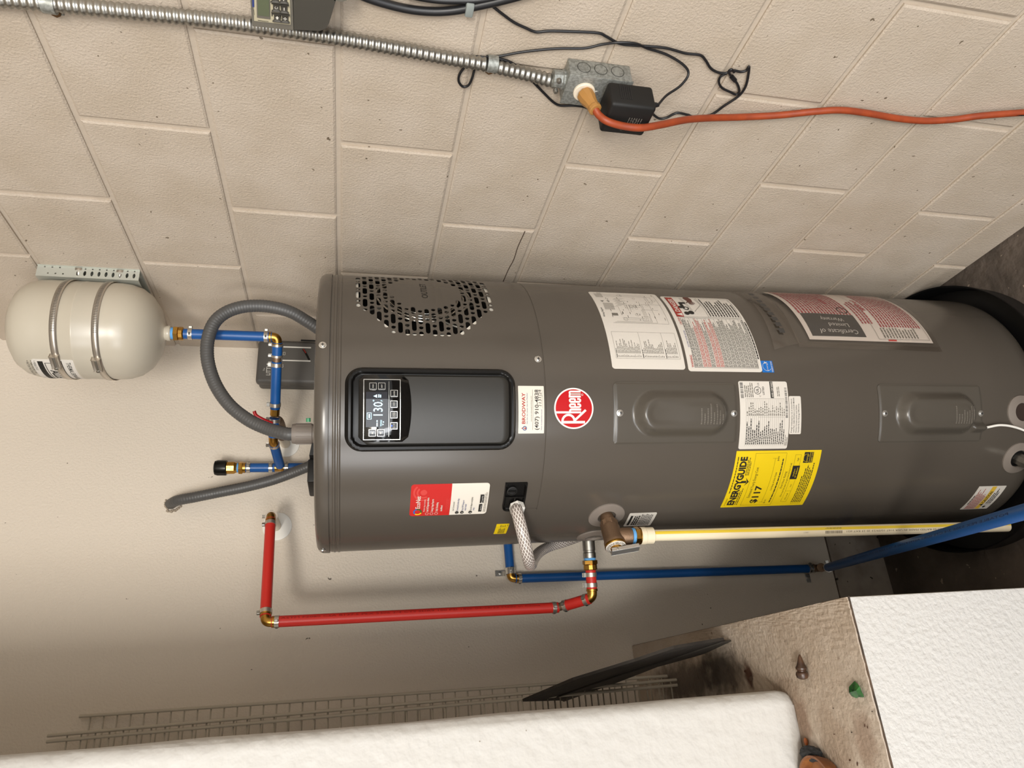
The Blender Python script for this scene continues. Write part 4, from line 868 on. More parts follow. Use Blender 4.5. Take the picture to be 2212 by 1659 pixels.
# ---- document pouch
def px_sheet(name, corners, m, nu, nv, hf, parent):   # corners tl,tr,bl,br in (s,z); bilinear
    (a, b, c, d) = corners; V = []; F = []
    for i in range(nu + 1):
        for j in range(nv + 1):
            u, v = i / nu, j / nv; s_ = (a[0] * (1 - u) + b[0] * u) * (1 - v) + (c[0] * (1 - u) + d[0] * u) * v; z_ = (a[1] * (1 - u) + b[1] * u) * (1 - v) + (c[1] * (1 - u) + d[1] * u) * v
            V.append(hm(s_, z_, hf(u, v)))
    for i in range(nu):
        for j in range(nv): k = i * (nv + 1) + j; F.append((k, k + 1, k + nv + 2, k + nv + 1))
    return mobj(name, V, F, m, parent, True, True)
def wav(u, v): return 0.003 + 0.004 * math.sin(math.pi * u) * math.sin(math.pi * v) + 0.0022 * math.sin(9 * v + 2 * u) * math.sin(math.pi * u)
pl, pr = 0.036, 0.272
po = px_sheet('document_pouch', ((pl + 0.002, 0.606), (pr + 0.01, 0.600), (pl - 0.004, 0.262), (pr + 0.012, 0.262)), film, 30, 40, lambda u, v: wav(u, v) + 0.0035, H); po['label'] = 'clear plastic pouch holding folded warranty papers'
px_sheet('pouch_flap', ((0.020, 0.664), (pr + 0.004, 0.650), (0.036, 0.600), (pr + 0.01, 0.598)), film_edge, 30, 10, lambda u, v: 0.004 + 0.003 * math.sin(5 * u + 3 * v), po)
px_sheet('pouch_seam', ((pl - 0.008, 0.604), (pl + 0.004, 0.604), (pl - 0.012, 0.258), (pl, 0.258)), film_edge, 4, 30, lambda u, v: 0.004 + 0.001 * math.sin(12 * v), po)
pp = px_sheet('warranty_papers', ((pl + 0.012, 0.572), (pr, 0.576), (pl + 0.010, 0.270), (pr, 0.268)), pouch_paper, 30, 36, lambda u, v: wav(u, v), po)
def pmap(s_, z_, h_):
    u = (s_ - pl - 0.011) / (pr - pl - 0.011); v = (0.574 - z_) / 0.305; return hm(s_, z_, wav(min(max(u, 0), 1), min(max(v, 0), 1)) + h_)
q = Print(pmap, 0.0006, pp, True); q.step = 0.006
for zz in range(12): q.rect(pouch_dark, pl + 0.021, pl + 0.088, 0.432 + zz * 0.0108, 0.432 + (zz + 1) * 0.0108)
q.text(paper, 'Certificate of', pl + 0.040, 0.447, 0.0125, 0.092, -0.012, rot=math.pi / 2); q.text(paper, 'Limited', pl + 0.058, 0.461, 0.0115, 0.048, -0.012, rot=math.pi / 2); q.text(paper, 'Warranty', pl + 0.075, 0.465, 0.0115, 0.056, -0.012, rot=math.pi / 2)
q.bars(pouch_red, pl + 0.088, pr - 0.012, 0.432, 0.566, 17, 0.08, 0.55, (0.004, 0.012), 0.0014, seed=5); q.bars(pouch_red, pl + 0.050, pr - 0.008, 0.280, 0.385, 15, 0.3, 0.5, (0.004, 0.012), 0.0014, seed=6)
q.bars(pouch_red, pl + 0.060, pr - 0.09, 0.395, 0.425, 4, 0.3, 0.5, (0.004, 0.012), 0.0014, seed=7)
q.text(pouch_red, 'ALERT', pl + 0.130, 0.466, 0.012, 0.040, 0.03); q.text(pouch_red, 'IMPORTANT', pl + 0.105, 0.388, 0.009, 0.05, 0.03); q.ring(ink, pl + 0.105, 0.448, 0.010, 0.0125, 24)
q.frame(ink_grey, pl + 0.016, pr - 0.006, 0.276, 0.404, 0.0007); q.bars(ink_grey, pl + 0.020, pl + 0.05, 0.30, 0.39, 12, 0.3, 0.4, seed=8); q.rect(lab_red, pl + 0.0115, pl + 0.0150, 0.362, 0.382); q.done()
q = Print(lambda s_, z_, h_: hm(s_, z_, 0.0078 + 0.002 * math.sin(30 * s_) + h_), 0.0, po, True)
for k in range(9): q.rect(pouch_dark, 0.058 + 0.0175 * k, 0.070 + 0.0175 * k, 0.628, 0.641)
q.done('zip_print')
# ---- fittings on the top
lid_z = 1.5545
pc = HM @ (atD(652, 937, 1.452) - HO); bz = Vector((pc.x, pc.y, lid_z))
fc = lathe('conduit_connector', bz, Z, [(0.014, 0), (0.014, 0.003), (0.0195, 0.004), (0.0195, 0.013), (0.0212, 0.0145), (0.0212, 0.046), (0.0195, 0.054), (0.0140, 0.0545)], fit_grey, H, 28, True, angle=30)
for i in range(14):
    a = 2 * math.pi * i / 14; n_ = Vector((math.cos(a), math.sin(a), 0)); bm = bmesh.new(); obox(bm, bz + Z * 0.031 + n_ * 0.0212, (n_, Vector((-n_.y, n_.x, 0)), Z), (0.0008, 0.0012, 0.015)); bobj('connector_rib', bm, fit_grey, fc, False, True)
CONN_TOP = hw(bz + Z * 0.054)
e1 = HM @ (atD(660, 985, 1.50) - HO); e2 = HM @ (atD(660, 1043, 1.50) - HO)
boxobj('top_cable_cover', (min(e1.x, e2.x), e2.y - 0.005, lid_z), (max(e1.x, e2.x), e2.y + 0.11, lid_z + 0.026), black_mat, H, 0.004, local=True)
e3 = HM @ (atD(660, 862, 1.50) - HO)
o = prism('cable_chute', [(e3.x, e3.y + 0.02, lid_z + 0.002), (e1.x, e1.y - 0.005, lid_z + 0.002), (e1.x, e1.y - 0.005, lid_z + 0.022)], (0, 0.03, 0), black_mat); o.parent = H; o.matrix_parent_inverse = Matrix()
tube('green_ground_screw', [hm(*S(664, 905), -0.03), hm(*S(664, 914), -0.03)], 0.004, mat('green_screw', '2f7d55', 0.4), H, 10, False, local=True)
# drain pan
PC = Vector((-0.331, 0.608, 0.0)); PR = 0.3265
pan = lathe('drain_pan', PC, Z, [(0.0, 0.003), (PR - 0.008, 0.003), (PR - 0.004, 0.006), (PR - 0.001, 0.060), (PR + 0.0025, 0.0625), (PR + 0.0030, 0.059), (PR + 0.0012, 0.056), (PR - 0.002, 0.004), (PR - 0.006, 0.0002), (0, 0.0002)], pan_black, None, 128, angle=40)
lathe('pan_inner_floor', PC, Z, [(0, 0.0085), (PR - 0.006, 0.0085), (PR - 0.006, 0.004)], pan_black, pan, 96)
tag(pan, 'round black plastic drain pan under the water heater', 'drain pan')

# ------------------------------------------------------------------ pipework
PR_ = 0.0111
def pipe(a, b, m, parent, r=PR_, name='pipe_section'): return tube(name, [a, b], r, m, parent, 20, False)
def clamp(p, d, parent, r=0.0124, w=0.0042, ear=None):
    p = Vector(p); x, y, d = frame(d, ear)
    o = lathe('pinch_clamp', p, d, [(r - 0.0012, -w), (r, -w), (r, w), (r - 0.0012, w), (r - 0.0012, -w)], stainless, parent, 28)
    e = y if ear is None else (Vector(ear) - d * Vector(ear).dot(d)).normalized(); s = d.cross(e)
    bm = bmesh.new(); obox(bm, p + e * (r + 0.0022), (s, e, d), (0.0030, 0.0030, w * 0.9), 0.0008, 1); bobj('clamp_ear', bm, steel, o)
    bm = bmesh.new(); obox(bm, p + s * (r + 0.0003), (e, s, d), (0.0030, 0.0004, w * 0.5)); bobj('clamp_slot', bm, knock, o)
    return o
def elbow(c, da, db, parent, r=0.0098, L=0.019, m=None):
    c = Vector(c); da = Vector(da).normalized(); db = Vector(db).normalized(); k = 0.011
    P = [c + da * L, c + da * k]
    for i in range(1, 8): t = i / 8; P.append((c + da * k) * (1 - t) ** 2 + c * 2 * t * (1 - t) + (c + db * k) * t ** 2)
    P += [c + db * k, c + db * L]
    o = tube('brass_elbow', P, r, m or brass, parent, 20, False)
    for d in (da, db): lathe('elbow_shoulder', c + d * (L - 0.006), d, [(r, 0), (r + 0.0016, 0.0006), (r + 0.0016, 0.005), (r, 0.0056)], m or brass, o, 20)
    return o
def hexnut(p, d, r, L, m, parent, name='hex_fitting', rot=0.0): return lathe(name, p, d, [(r * 0.9, 0), (r, L * 0.1), (r, L * 0.9), (r * 0.9, L)], m, parent, 6, smooth=False, rot=rot)
def along(a, b, t): a = Vector(a); b = Vector(b); return a + (b - a).normalized() * t
def pipe_print(parent, a, b, m, txt, t0, h, length, phi, flip=False, r=PR_):
    a = Vector(a); b = Vector(b); d = (b - a).normalized(); f = (CAM - (a + b) / 2); f = (f - d * f.dot(d)).normalized(); l = d.cross(f)
    if flip: l = -l
    def fm(t, y, hh): g = phi + y / r; return a + d * t + (f * math.cos(g) + l * math.sin(g)) * (r + hh)
    q = Print(fm, 0.0002, parent, False); q.text(m, txt, t0, -h / 2, h, length); q.done('pipe_lettering'); return q
V3 = Vector; UP = V3((0, 0, 1)); DN = V3((0, 0, -1))

# --- red hot water line
RC = atY(573, 1344, 0.77); RW = atY(585, 1113, 0.87); RL = atY(1208, 1312, 0.757)
ah = math.radians(-100); nh = HM.transposed() @ V3((math.sin(ah), -math.cos(ah), 0)); hb = hw(V3((RH * math.sin(ah), -RH * math.cos(ah), 0.990)))
RE = hb + nh * 0.118
hot = thing('hot_water_pipe', 'red plastic hot water pipe from the back wall down to the heater side', 'pipe', RC)
ws = V3((RW.x + 0.004, YB, RW.z - 0.001))
lathe('escutcheon', ws + V3((0, 0, -0.003)), (0, -1, 0), [(0.034, 0.0003), (0.0335, 0.002), (0.028, 0.0035), (0.014, 0.004)], white_pl, hot, 36)
tube('wall_stub', [ws, RW + V3((0.0, 0.016, 0))], 0.0125, ivory, hot, 20, False)
d1 = (RC - RW).normalized(); elbow(RW, (0, 1, 0), d1, hot); hs = pipe(RW + d1 * 0.012, RC - d1 * 0.012, pex_red, hot); clamp(RW + d1 * 0.024, d1, hot, ear=(0, 0, 1)); clamp(RC - d1 * 0.022, d1, hot, ear=(0, 0, 1))
clamp(RW + V3((0, 0.012, 0)), (0, 1, 0), hot, 0.0137, 0.003, ear=(0, 0, 1))
d2 = (RL - RC).normalized(); elbow(RC, -d1, d2, hot); vs_ = pipe(RC + d2 * 0.012, RL - d2 * 0.002, pex_red, hot); clamp(RC + d2 * 0.022, d2, hot, ear=(0, -1, 0)); clamp(RL - d2 * 0.012, d2, hot, ear=(0, -1, 0))
pipe_print(vs_, RC, RL, print_maroon, 'ASTM F2080 CSA B137.5 PEX 5306 3/4 CTS SDR9 100 PSI 180F 04/28/22 Made in China', 0.03, 0.0042, 0.53, 0.62, True)
d3 = (RE - RL).normalized(); lathe('coupling', RL - d2 * 0.004, d3, [(0.0085, -0.004), (0.0085, 0.014)], bronze, hot, 20)
pipe(RL + d3 * 0.010, RE - d3 * 0.006, pex_red, hot, 0.0113); clamp(RL + d3 * 0.015, d3, hot, ear=(0, 0, 1)); clamp(RE - d3 * 0.016, d3, hot, ear=(0, 0, 1))
elbow(RE, -d3, -nh, hot, 0.0105); pipe(RE - nh * 0.015, hb + nh * 0.060, pex_red, hot); clamp(RE - nh * 0.026, nh, hot, ear=(0, 0, 1)); clamp(hb + nh * 0.071, nh, hot, ear=(0, 0, 1))
lathe('steel_nipple', hb, nh, [(0.0135, -0.008), (0.0135, 0.020), (0.0125, 0.021), (0.0125, 0.0245), (0.0137, 0.026), (0.0137, 0.036), (0.012, 0.0365)], steel, hot, 28)
lathe('sealant_tape', hb + nh * 0.0365, nh, [(0.0122, 0), (0.0128, 0.001), (0.0122, 0.002), (0.0128, 0.003), (0.0122, 0.0045)], tape_blue, hot, 24)
hexnut(hb + nh * 0.041, nh, 0.0162, 0.009, brass, hot); lathe('brass_collar', hb + nh * 0.050, nh, [(0.0140, 0), (0.0145, 0.001), (0.0145, 0.010), (0.013, 0.0115)], brass, hot, 12, smooth=False)

# --- blue cold line: tank branch, supply valve and capped riser
PA = atY(600, 728, 0.69); PB = atY(594, 892, 0.80); PCe = atY(590, 952, 0.845); PT_ = atY(606, 1010, 0.955)
TX, TY = -0.127, 0.686; TZ0, TZ1 = 1.8827, 2.169
cold = thing('cold_water_pipe', 'blue plastic cold water pipe with brass elbows joining expansion tank and capped riser', 'pipe', PT_)
tb = V3((TX, TY, TZ0)); PA = V3((TX, TY, PA.z))
lathe('sealant_tape', tb + DN * 0.011, DN, [(0.0125, 0), (0.0132, 0.001), (0.0125, 0.002), (0.0132, 0.003), (0.0125, 0.006)], tape_blue, cold, 24)
hexnut(tb + DN * 0.017, DN, 0.0165, 0.010, brass, cold); lathe('brass_collar', tb + DN * 0.027, DN, [(0.0140, 0), (0.0148, 0.001), (0.0148, 0.008), (0.012, 0.010)], brass, cold, 12, smooth=False)
pipe(tb + DN * 0.036, PA + UP * 0.012, pex_blue, cold); clamp(tb + DN * 0.050, DN, cold, ear=(1, -0.4, 0)); clamp(PA + UP * 0.024, DN, cold, ear=(1, -0.4, 0))
dA = (PB - PA).normalized(); elbow(PA, UP, dA, cold); ln = (PB - PA).length
pipe(PA + dA * 0.012, PA + dA * 0.046, pex_blue, cold); clamp(PA + dA * 0.018, dA, cold, w=0.0025, ear=(0, 0, 1)); clamp(PA + dA * 0.043, dA, cold, w=0.0025, ear=(0, 0, 1))
lathe('coupling', PA + dA * 0.044, dA, [(0.0088, 0), (0.0088, 0.018)], bronze, cold, 20); pipe(PA + dA * 0.056, PB - dA * 0.010, pex_blue, cold); clamp(PA + dA * 0.063, dA, cold, ear=(0, 0, 1)); clamp(PB - dA * 0.020, dA, cold, ear=(0, 0, 1))
dB = (PCe - PB).normalized(); lathe('brass_union', PB - dA * 0.011, dB, [(0.0095, 0), (0.0105, 0.002), (0.0105, 0.016), (0.009, 0.018)], brass, cold, 12, smooth=False)
pipe(PB + dB * 0.012, PCe - dB * 0.010, pex_blue, cold); clamp(PB + dB * 0.017, dB, cold, ear=(0, 0, 1)); dC = (PT_ - PCe).normalized()
elbow(PCe, -dB, dC, cold, 0.0105); pipe(PCe + dC * 0.012, PT_ - dC * 0.010, pex_blue, cold); clamp(PCe + dC * 0.016, dC, cold, w=0.003, ear=(0, 0, 1))
# supply stub out of the wall with shut off valve and red handle
ec = V3((PB.x - 0.012, YB, PB.z - 0.012)); ec = atY(617, 960, YB)
lathe('escutcheon', ec, (0, -1, 0), [(0.034, 0.0003), (0.0335, 0.002), (0.028, 0.0035), (0.014, 0.004)], white_pl, cold, 36)
tube('wall_stub', [ec, ec + V3((0.0, -0.070, 0.004))], 0.0118, ivory, cold, 20, False)
vb = PB + dB * 0.022 + V3((0.012, 0.030, -0.006)); tube('valve_body', [ec + V3((0, -0.06, 0.004)), ec.lerp(vb, 0.6), vb, PB + dB * 0.020], 0.0125, bronze, cold, 16)
hpnt = atY(566, 905, 0.79); hq = atY(549, 888, 0.78); hr_ = atY(588, 915, 0.80)
tube('valve_handle', [hr_, hpnt, atY(553, 897, 0.785), hq], 0.0040, mat('valve_red', 'b3171c', 0.35), cold, 10)
# riser with black capped fitting
rx, ry = PT_.x, PT_.y; zt = atY(465, 1007, ry).z; zc = PT_.z
def RP(z): return V3((rx, ry, z))
def zpx(x): return atY(x, 1009, ry).z
lathe('riser_cap', RP(zpx(490)), UP, [(0.0175, 0), (0.0185, 0.001), (0.0185, 0.020), (0.0165, 0.0265), (0.011, 0.0285), (0, 0.0290)], black_pl, cold, 32)
lathe('brass_collar', RP(zpx(512)), UP, [(0.0120, 0), (0.0135, 0.003), (0.0150, 0.006), (0.0150, 0.022), (0.013, 0.026)], brass, cold, 8, smooth=False)
lathe('sealant_tape', RP(zpx(516)), UP, [(0.0110, 0), (0.0116, 0.0015), (0.0110, 0.003), (0.0110, 0.005)], tape_blue, cold, 20)
hexnut(RP(zpx(525)), UP, 0.0155, zpx(516) - zpx(525), brass, cold); lathe('brass_barb', RP(zpx(531)), UP, [(0.0125, 0), (0.0125, 0.008)], brass, cold, 20)
pipe(RP(zpx(594)), RP(zpx(530)), pex_blue, cold); clamp(RP(zpx(537)), UP, cold, ear=(0, -1, 0)); clamp(RP(zpx(585)), UP, cold, ear=(0, -1, 0))
tube('brass_tee', [RP(zpx(618)), RP(zpx(592))], 0.0098, brass, cold, 20, False); tube('tee_branch', [PT_ - dC * 0.016, PT_], 0.0098, brass, cold, 16, False)
ZH = atY(1095, 1178, 0.968).z
pipe(RP(ZH + 0.01), RP(zpx(614)), pex_blue, cold); clamp(RP(zpx(619)), UP, cold, ear=(0, -1, 0))

# --- blue line down the back wall
PE = atY(1103, 1250, 0.968); PF = atY(1757, 1228, 0.968); PE = V3((PE.x, 0.968, ZH - 0.004))
c2 = thing('cold_water_pipe', 'blue plastic pipe running down the back wall beside the heater and out along the floor', 'pipe', PF)
pipe(V3((rx - 0.002, 0.968, ZH)), PE + V3((0.011, 0, 0)), pex_blue, c2); clamp(PE + V3((0.022, 0, 0.0)), (1, 0, 0), c2, ear=(0, -1, 0))
elbow(PE, (1, 0, 0), DN, c2); dv_ = (PF - PE).normalized(); p1 = pipe(PE + dv_ * 0.011, PF - dv_ * 0.006, pex_blue, c2); clamp(PE + dv_ * 0.022, dv_, c2, ear=(0, -1, 0)); clamp(PF - dv_ * 0.014, dv_, c2, ear=(1, -1, 0))
DG0 = V3((-0.634, 0.957, 0.222)); DG1 = V3((-0.7076, 0.0322, 0.5644)); dd = (DG1 - DG0).normalized()
elbow(V3((PF.x, 0.965, 0.236)), -dv_, dd, c2, m=bronze, L=0.022); p2 = pipe(DG0 + dd * 0.010, DG1 + dd * 0.30, pex_blue, c2); clamp(DG0 + dd * 0.020, dd, c2, ear=(1, 0, 0))
pipe_print(p2, DG1, DG0, print_navy, 'POTABLE PEX 5306 3/4 CTS SDR9 ASTM F2080 B-15-2 NSF 51 172 2046231729', 0.02, 0.0040, 0.70, 0.35, False)
def pipe_strap(p, ex, ez, lab):
    g = thing('pipe_strap', lab, 'pipe strap', p)
    x, y, d = frame(ex); lathe('strap_ring', p, ex, [(0.0113, -0.007), (0.0128, -0.007), (0.0128, 0.007), (0.0113, 0.007), (0.0113, -0.007)], chrome, g, 24)
    bm = bmesh.new(); q = Vector(p) + Vector(ez) * 0.021; obox(bm, (q.x, YB - 0.0016, q.z), (Vector(ez), Vector(ex), V3((0, 1, 0))), (0.0125, 0.0075, 0.0012), 0.0006, 1); bobj('strap_tab', bm, chrome, g)
    lathe('strap_screw', (q.x, YB - 0.003, q.z), (0, -1, 0), [(0.0045, 0), (0.0040, 0.002), (0, 0.003)], steel, g, 14); return g
pipe_strap(PE + V3((0.018, 0, 0)), (1, 0, 0), (0, 0, 1), 'shiny pipe strap on the back wall at the upper blue elbow')
pipe_strap(PF + V3((0, 0, 0.006)), (0, 0, 1), (-1, 0, 0), 'dull pipe strap low on the back wall above the curb joint')

# --- relief valve and its discharge pipe
at_ = math.radians(-68.1); nt_ = HM.transposed() @ V3((math.sin(at_), -math.cos(at_), 0)); tbp = hw(V3((RH * math.sin(at_), -RH * math.cos(at_), 1.0)))
rv = thing('relief_valve', 'bronze temperature relief valve with steel test lever on the heater side', 'valve', tbp + nt_ * 0.05)
lathe('valve_neck', tbp, nt_, [(0.0130, -0.010), (0.0130, 0.012), (0.0155, 0.013), (0.0155, 0.024), (0.0165, 0.026)], bronze, rv, 24); hexnut(tbp + nt_ * 0.014, nt_, 0.0175, 0.012, bronze, rv)
lathe('valve_body', tbp, nt_, [(0.0165, 0.024), (0.0185, 0.030), (0.0190, 0.056), (0.0205, 0.060), (0.0205, 0.066), (0.0200, 0.068)], bronze, rv, 28)
cap_ = lathe('valve_bonnet', tbp + nt_ * 0.066, nt_, [(0.0205, 0), (0.0208, 0.001), (0.0208, 0.004), (0.0195, 0.0052), (0.0115, 0.0068), (0.0105, 0.0105), (0, 0.0110)], brass, rv, 28)
lathe('rating_disc', tbp + nt_ * 0.0712, nt_, [(0.0195, 0), (0.0190, 0.0006), (0.0118, 0.0022)], paper, rv, 28)
x_, y_, _ = frame(nt_); q = Print(lambda a, b, h: tbp + nt_ * (0.0726 + h + 0.0016 * (1 - (b - 0.0125) / 0.0065)) + (x_ * math.cos(a) + y_ * math.sin(a)) * b, 0.0004, rv, False); q.step = 0.2
for k, rr in enumerate((0.0172, 0.0148)):
    a = 0.0
    while a < 6.1: wd = random.uniform(0.12, 0.4); q.rect(ink_grey, a, a + wd, rr - 0.0006, rr + 0.0006); a += wd + 0.1
q.done('rating_print')
lv = tbp + nt_ * 0.080; ld = (HM.transposed() @ V3((0, 0, -1)) * 0.97 + V3((0.10, -0.1, 0.0))).normalized(); sd = nt_.cross(ld).normalized(); nn2 = ld.cross(sd)
bm = bmesh.new(); obox(bm, lv + ld * 0.016 + nt_ * 0.003, (ld, sd, nn2), (0.0270, 0.0080, 0.0010), 0.0004, 1)
for s_ in (-1, 1): obox(bm, lv + ld * 0.016 + sd * (0.0078 * s_) + nt_ * 0.0005, (ld, sd, nn2), (0.0270, 0.0007, 0.0034))
bobj('test_lever', bm, chrome, rv); lathe('lever_pin', lv - sd * 0.0095, sd, [(0.0018, 0), (0.0018, 0.019)], steel, rv, 10)
ob_ = tbp + nt_ * 0.048; PB1 = V3((-0.636, 0.47, 0.116)); dcp = (PB1 - ob_).normalized()
lathe('valve_outlet', ob_, dcp, [(0.0150, 0.008), (0.0165, 0.020), (0.0165, 0.036), (0.0150, 0.0375)], bronze, rv, 24)
dp = thing('discharge_pipe', 'cream plastic discharge pipe with a yellow stripe beside the heater', 'pipe', PB1)
lathe('sealant_tape', ob_ + dcp * 0.0372, dcp, [(0.0145, 0), (0.0155, 0.001), (0.0155, 0.006), (0.0145, 0.007)], tape_blue, dp, 24); hexnut(ob_ + dcp * 0.043, dcp, 0.0178, 0.010, brass, dp); lathe('brass_collar', ob_ + dcp * 0.053, dcp, [(0.0165, 0), (0.0165, 0.002)], brass, dp, 24)
lathe('socket', ob_ + dcp * 0.0545, dcp, [(0.0160, 0), (0.0168, 0.001), (0.0168, 0.010), (0.0160, 0.011), (0.0160, 0.026), (0.0135, 0.0275)], cpvc, dp, 32)
cp0 = ob_ + dcp * 0.078; cpp = pipe(cp0, PB1, cpvc, dp, 0.0111, 'plastic_tube')
d = (cp0 - PB1).normalized(); f = (CAM - (cp0 + PB1) / 2); f = (f - d * f.dot(d)).normalized(); l = d.cross(f)
if l.dot(RX) > 0: l = -l      # left of the pipe as seen from the room
def cm(t, y, h): g = y / 0.0111; return PB1 + d * t + (f * math.cos(g) + l * math.sin(g)) * (0.0111 + h)
CL = (cp0 - PB1).length; V = []; F = []
for i in range(41):
    for j in range(5): V.append(cm(CL * i / 40, -0.0082 + 0.0062 * j / 4, 0.0002))
for i in range(40):
    for j in range(4): k = i * 5 + j; F.append((k, k + 1, k + 6, k + 5))
mobj('yellow_stripe', V, F, cpvc_y, cpp, True)
q = Print(cm, 0.0003, cpp, False); q.text(print_dark, 'CSA B137.6 (R) ICC-ES PMG E84 25-50 RATED MADE IN USA 3107 10/09/23 20 23 EXT #21', 0.045, 0.0004, 0.0034, 0.345)
x = 0.400
for k in range(24): wd = random.choice((0.0005, 0.0009, 0.0014)); q.rect(print_dark, x, x + wd, -0.0004, 0.0052); x += wd + 0.0007
q.bars(print_dark, 0.400, 0.44, -0.0070, -0.0040, 2, 0.2, 0.45, seed=3); q.text(print_dark, '1293 7', 0.475, 0.0010, 0.0022, 0.011); q.done('pipe_lettering')

# --- braided condensate hose
hg = thing('drain_hose', 'clear braided vinyl drain hose curling out of the heater and back behind it', 'hose', atD(1140, 1225, 1.30))
h0 = hw(hm(-0.2915, 1.1905, 0.0)); hn_ = (HM.transposed() @ V3((math.sin(-0.2915 / RH), -math.cos(-0.2915 / RH), 0)))
hexnut(h0 + hn_ * 0.003, (hn_ * 0.8 + V3((-0.25, 0, -0.10))).normalized(), 0.0145, 0.016, white_pl, hg, 'hose_nut')
tube('hose_tube', [h0 + hn_ * 0.010, atD(1117, 1106, 1.302), atD(1124, 1133, 1.290), atD(1132, 1165, 1.288), atD(1138, 1192, 1.295), atD(1142, 1210, 1.315), atD(1145, 1220, 1.350), atD(1148, 1219, 1.390), atD(1154, 1206, 1.440), atD(1166, 1192, 1.500), atD(1186, 1181, 1.560), atD(1215, 1172, 1.60), atD(1250, 1160, 1.64)], 0.0112, braid, hg, 24, True, 10)

# ------------------------------------------------------------------ expansion tank
tk_ = thing('expansion_tank', 'pale grey thermal expansion tank strapped to the block wall', 'expansion tank', V3((TX, TY, TZ0)))
lathe('tank_body', V3((TX, TY, 0)), UP, [(0.0135, TZ0 - 0.012), (0.0135, TZ0 - 0.002), (0.0165, TZ0 + 0.001), (0.034, TZ0 + 0.0045), (0.058, TZ0 + 0.013), (0.078, TZ0 + 0.026), (0.0925, TZ0 + 0.044), (0.0995, TZ0 + 0.064), (0.1015, TZ0 + 0.082), (0.1015, 2.0285), (0.1022, 2.0295), (0.1022, 2.0325), (0.1015, 2.0335), (0.1015, 2.098), (0.1000, 2.116), (0.0945, 2.133), (0.083, 2.148), (0.065, 2.159), (0.042, 2.166), (0.02, 2.169), (0, 2.1695)], tank_paint, tk_, 96, angle=60)
lathe('tank_neck', V3((TX, TY, TZ0 - 0.011)), UP, [(0.0155, 0), (0.0165, 0.002), (0.0165, 0.006), (0.0150, 0.010), (0.0150, 0.014)], tank_paint, tk_, 32)
lathe('valve_cap', V3((TX, TY, 2.168)), UP, [(0.0185, 0), (0.0185, 0.006), (0.015, 0.010), (0, 0.0112)], cap_blue, tk_, 28)
RT = 0.1015
def tm(s, z, h=0.0): a = s / RT; r = RT + h; return V3((TX + r * math.sin(a), TY - r * math.cos(a), z))
def TS(x, y, r=RT):
    d = ray(x, y); o = CAM - V3((TX, TY, 0)); a = d.x**2 + d.y**2; b = 2 * (o.x * d.x + o.y * d.y); c = o.x**2 + o.y**2 - r * r; qq = max(b * b - 4 * a * c, 0); t = (-b - math.sqrt(qq)) / (2 * a); p = o + d * t
    return math.atan2(p.x, -p.y) * RT, (CAM + d * t).z
sa, za = TS(66, 775); sb, zb = TS(158, 782)
lb = sheet('tank_label', sa - 0.085, sa, zb - 0.002, za, 0.005, paper, tm, tk_, 0.0006, local=False); lb['label'] = 'white thermal expansion tank sticker'
q = Print(tm, 0.0009, lb, False)
sR = sa - 0.005; k = math.pi
q.text(ink, 'THERMAL EXPANSION', sR - 0.002, zb + 0.0135, 0.0085, 0.074, 0.006, rot=k); q.rect(ink, sa - 0.084, sR + 0.002, zb + 0.0205, zb + 0.0225); q.rect(ink, sa - 0.084, sR, zb + 0.0545, zb + 0.0640)
q.frame(ink, sa - 0.082, sR - 0.004, zb + 0.0275, zb + 0.0520, 0.0012); q.text(ink, 'ALLE', sR - 0.026, zb + 0.0470, 0.0140, 0.040, 0.03, rot=k)
for i, t in enumerate(('MODEL ET-5-LF', 'TANK VOLUME 2.1 GAL', 'FACTORY PRE-CHARGE 40 PSI')): q.text(ink, t, sR - 0.003, zb + 0.0715 + 0.0062 * i, 0.0042, sx=0.62, rot=k); q.disc(ink, sR, zb + 0.0690 + 0.0062 * i, 0.0008, 8)
q.done()
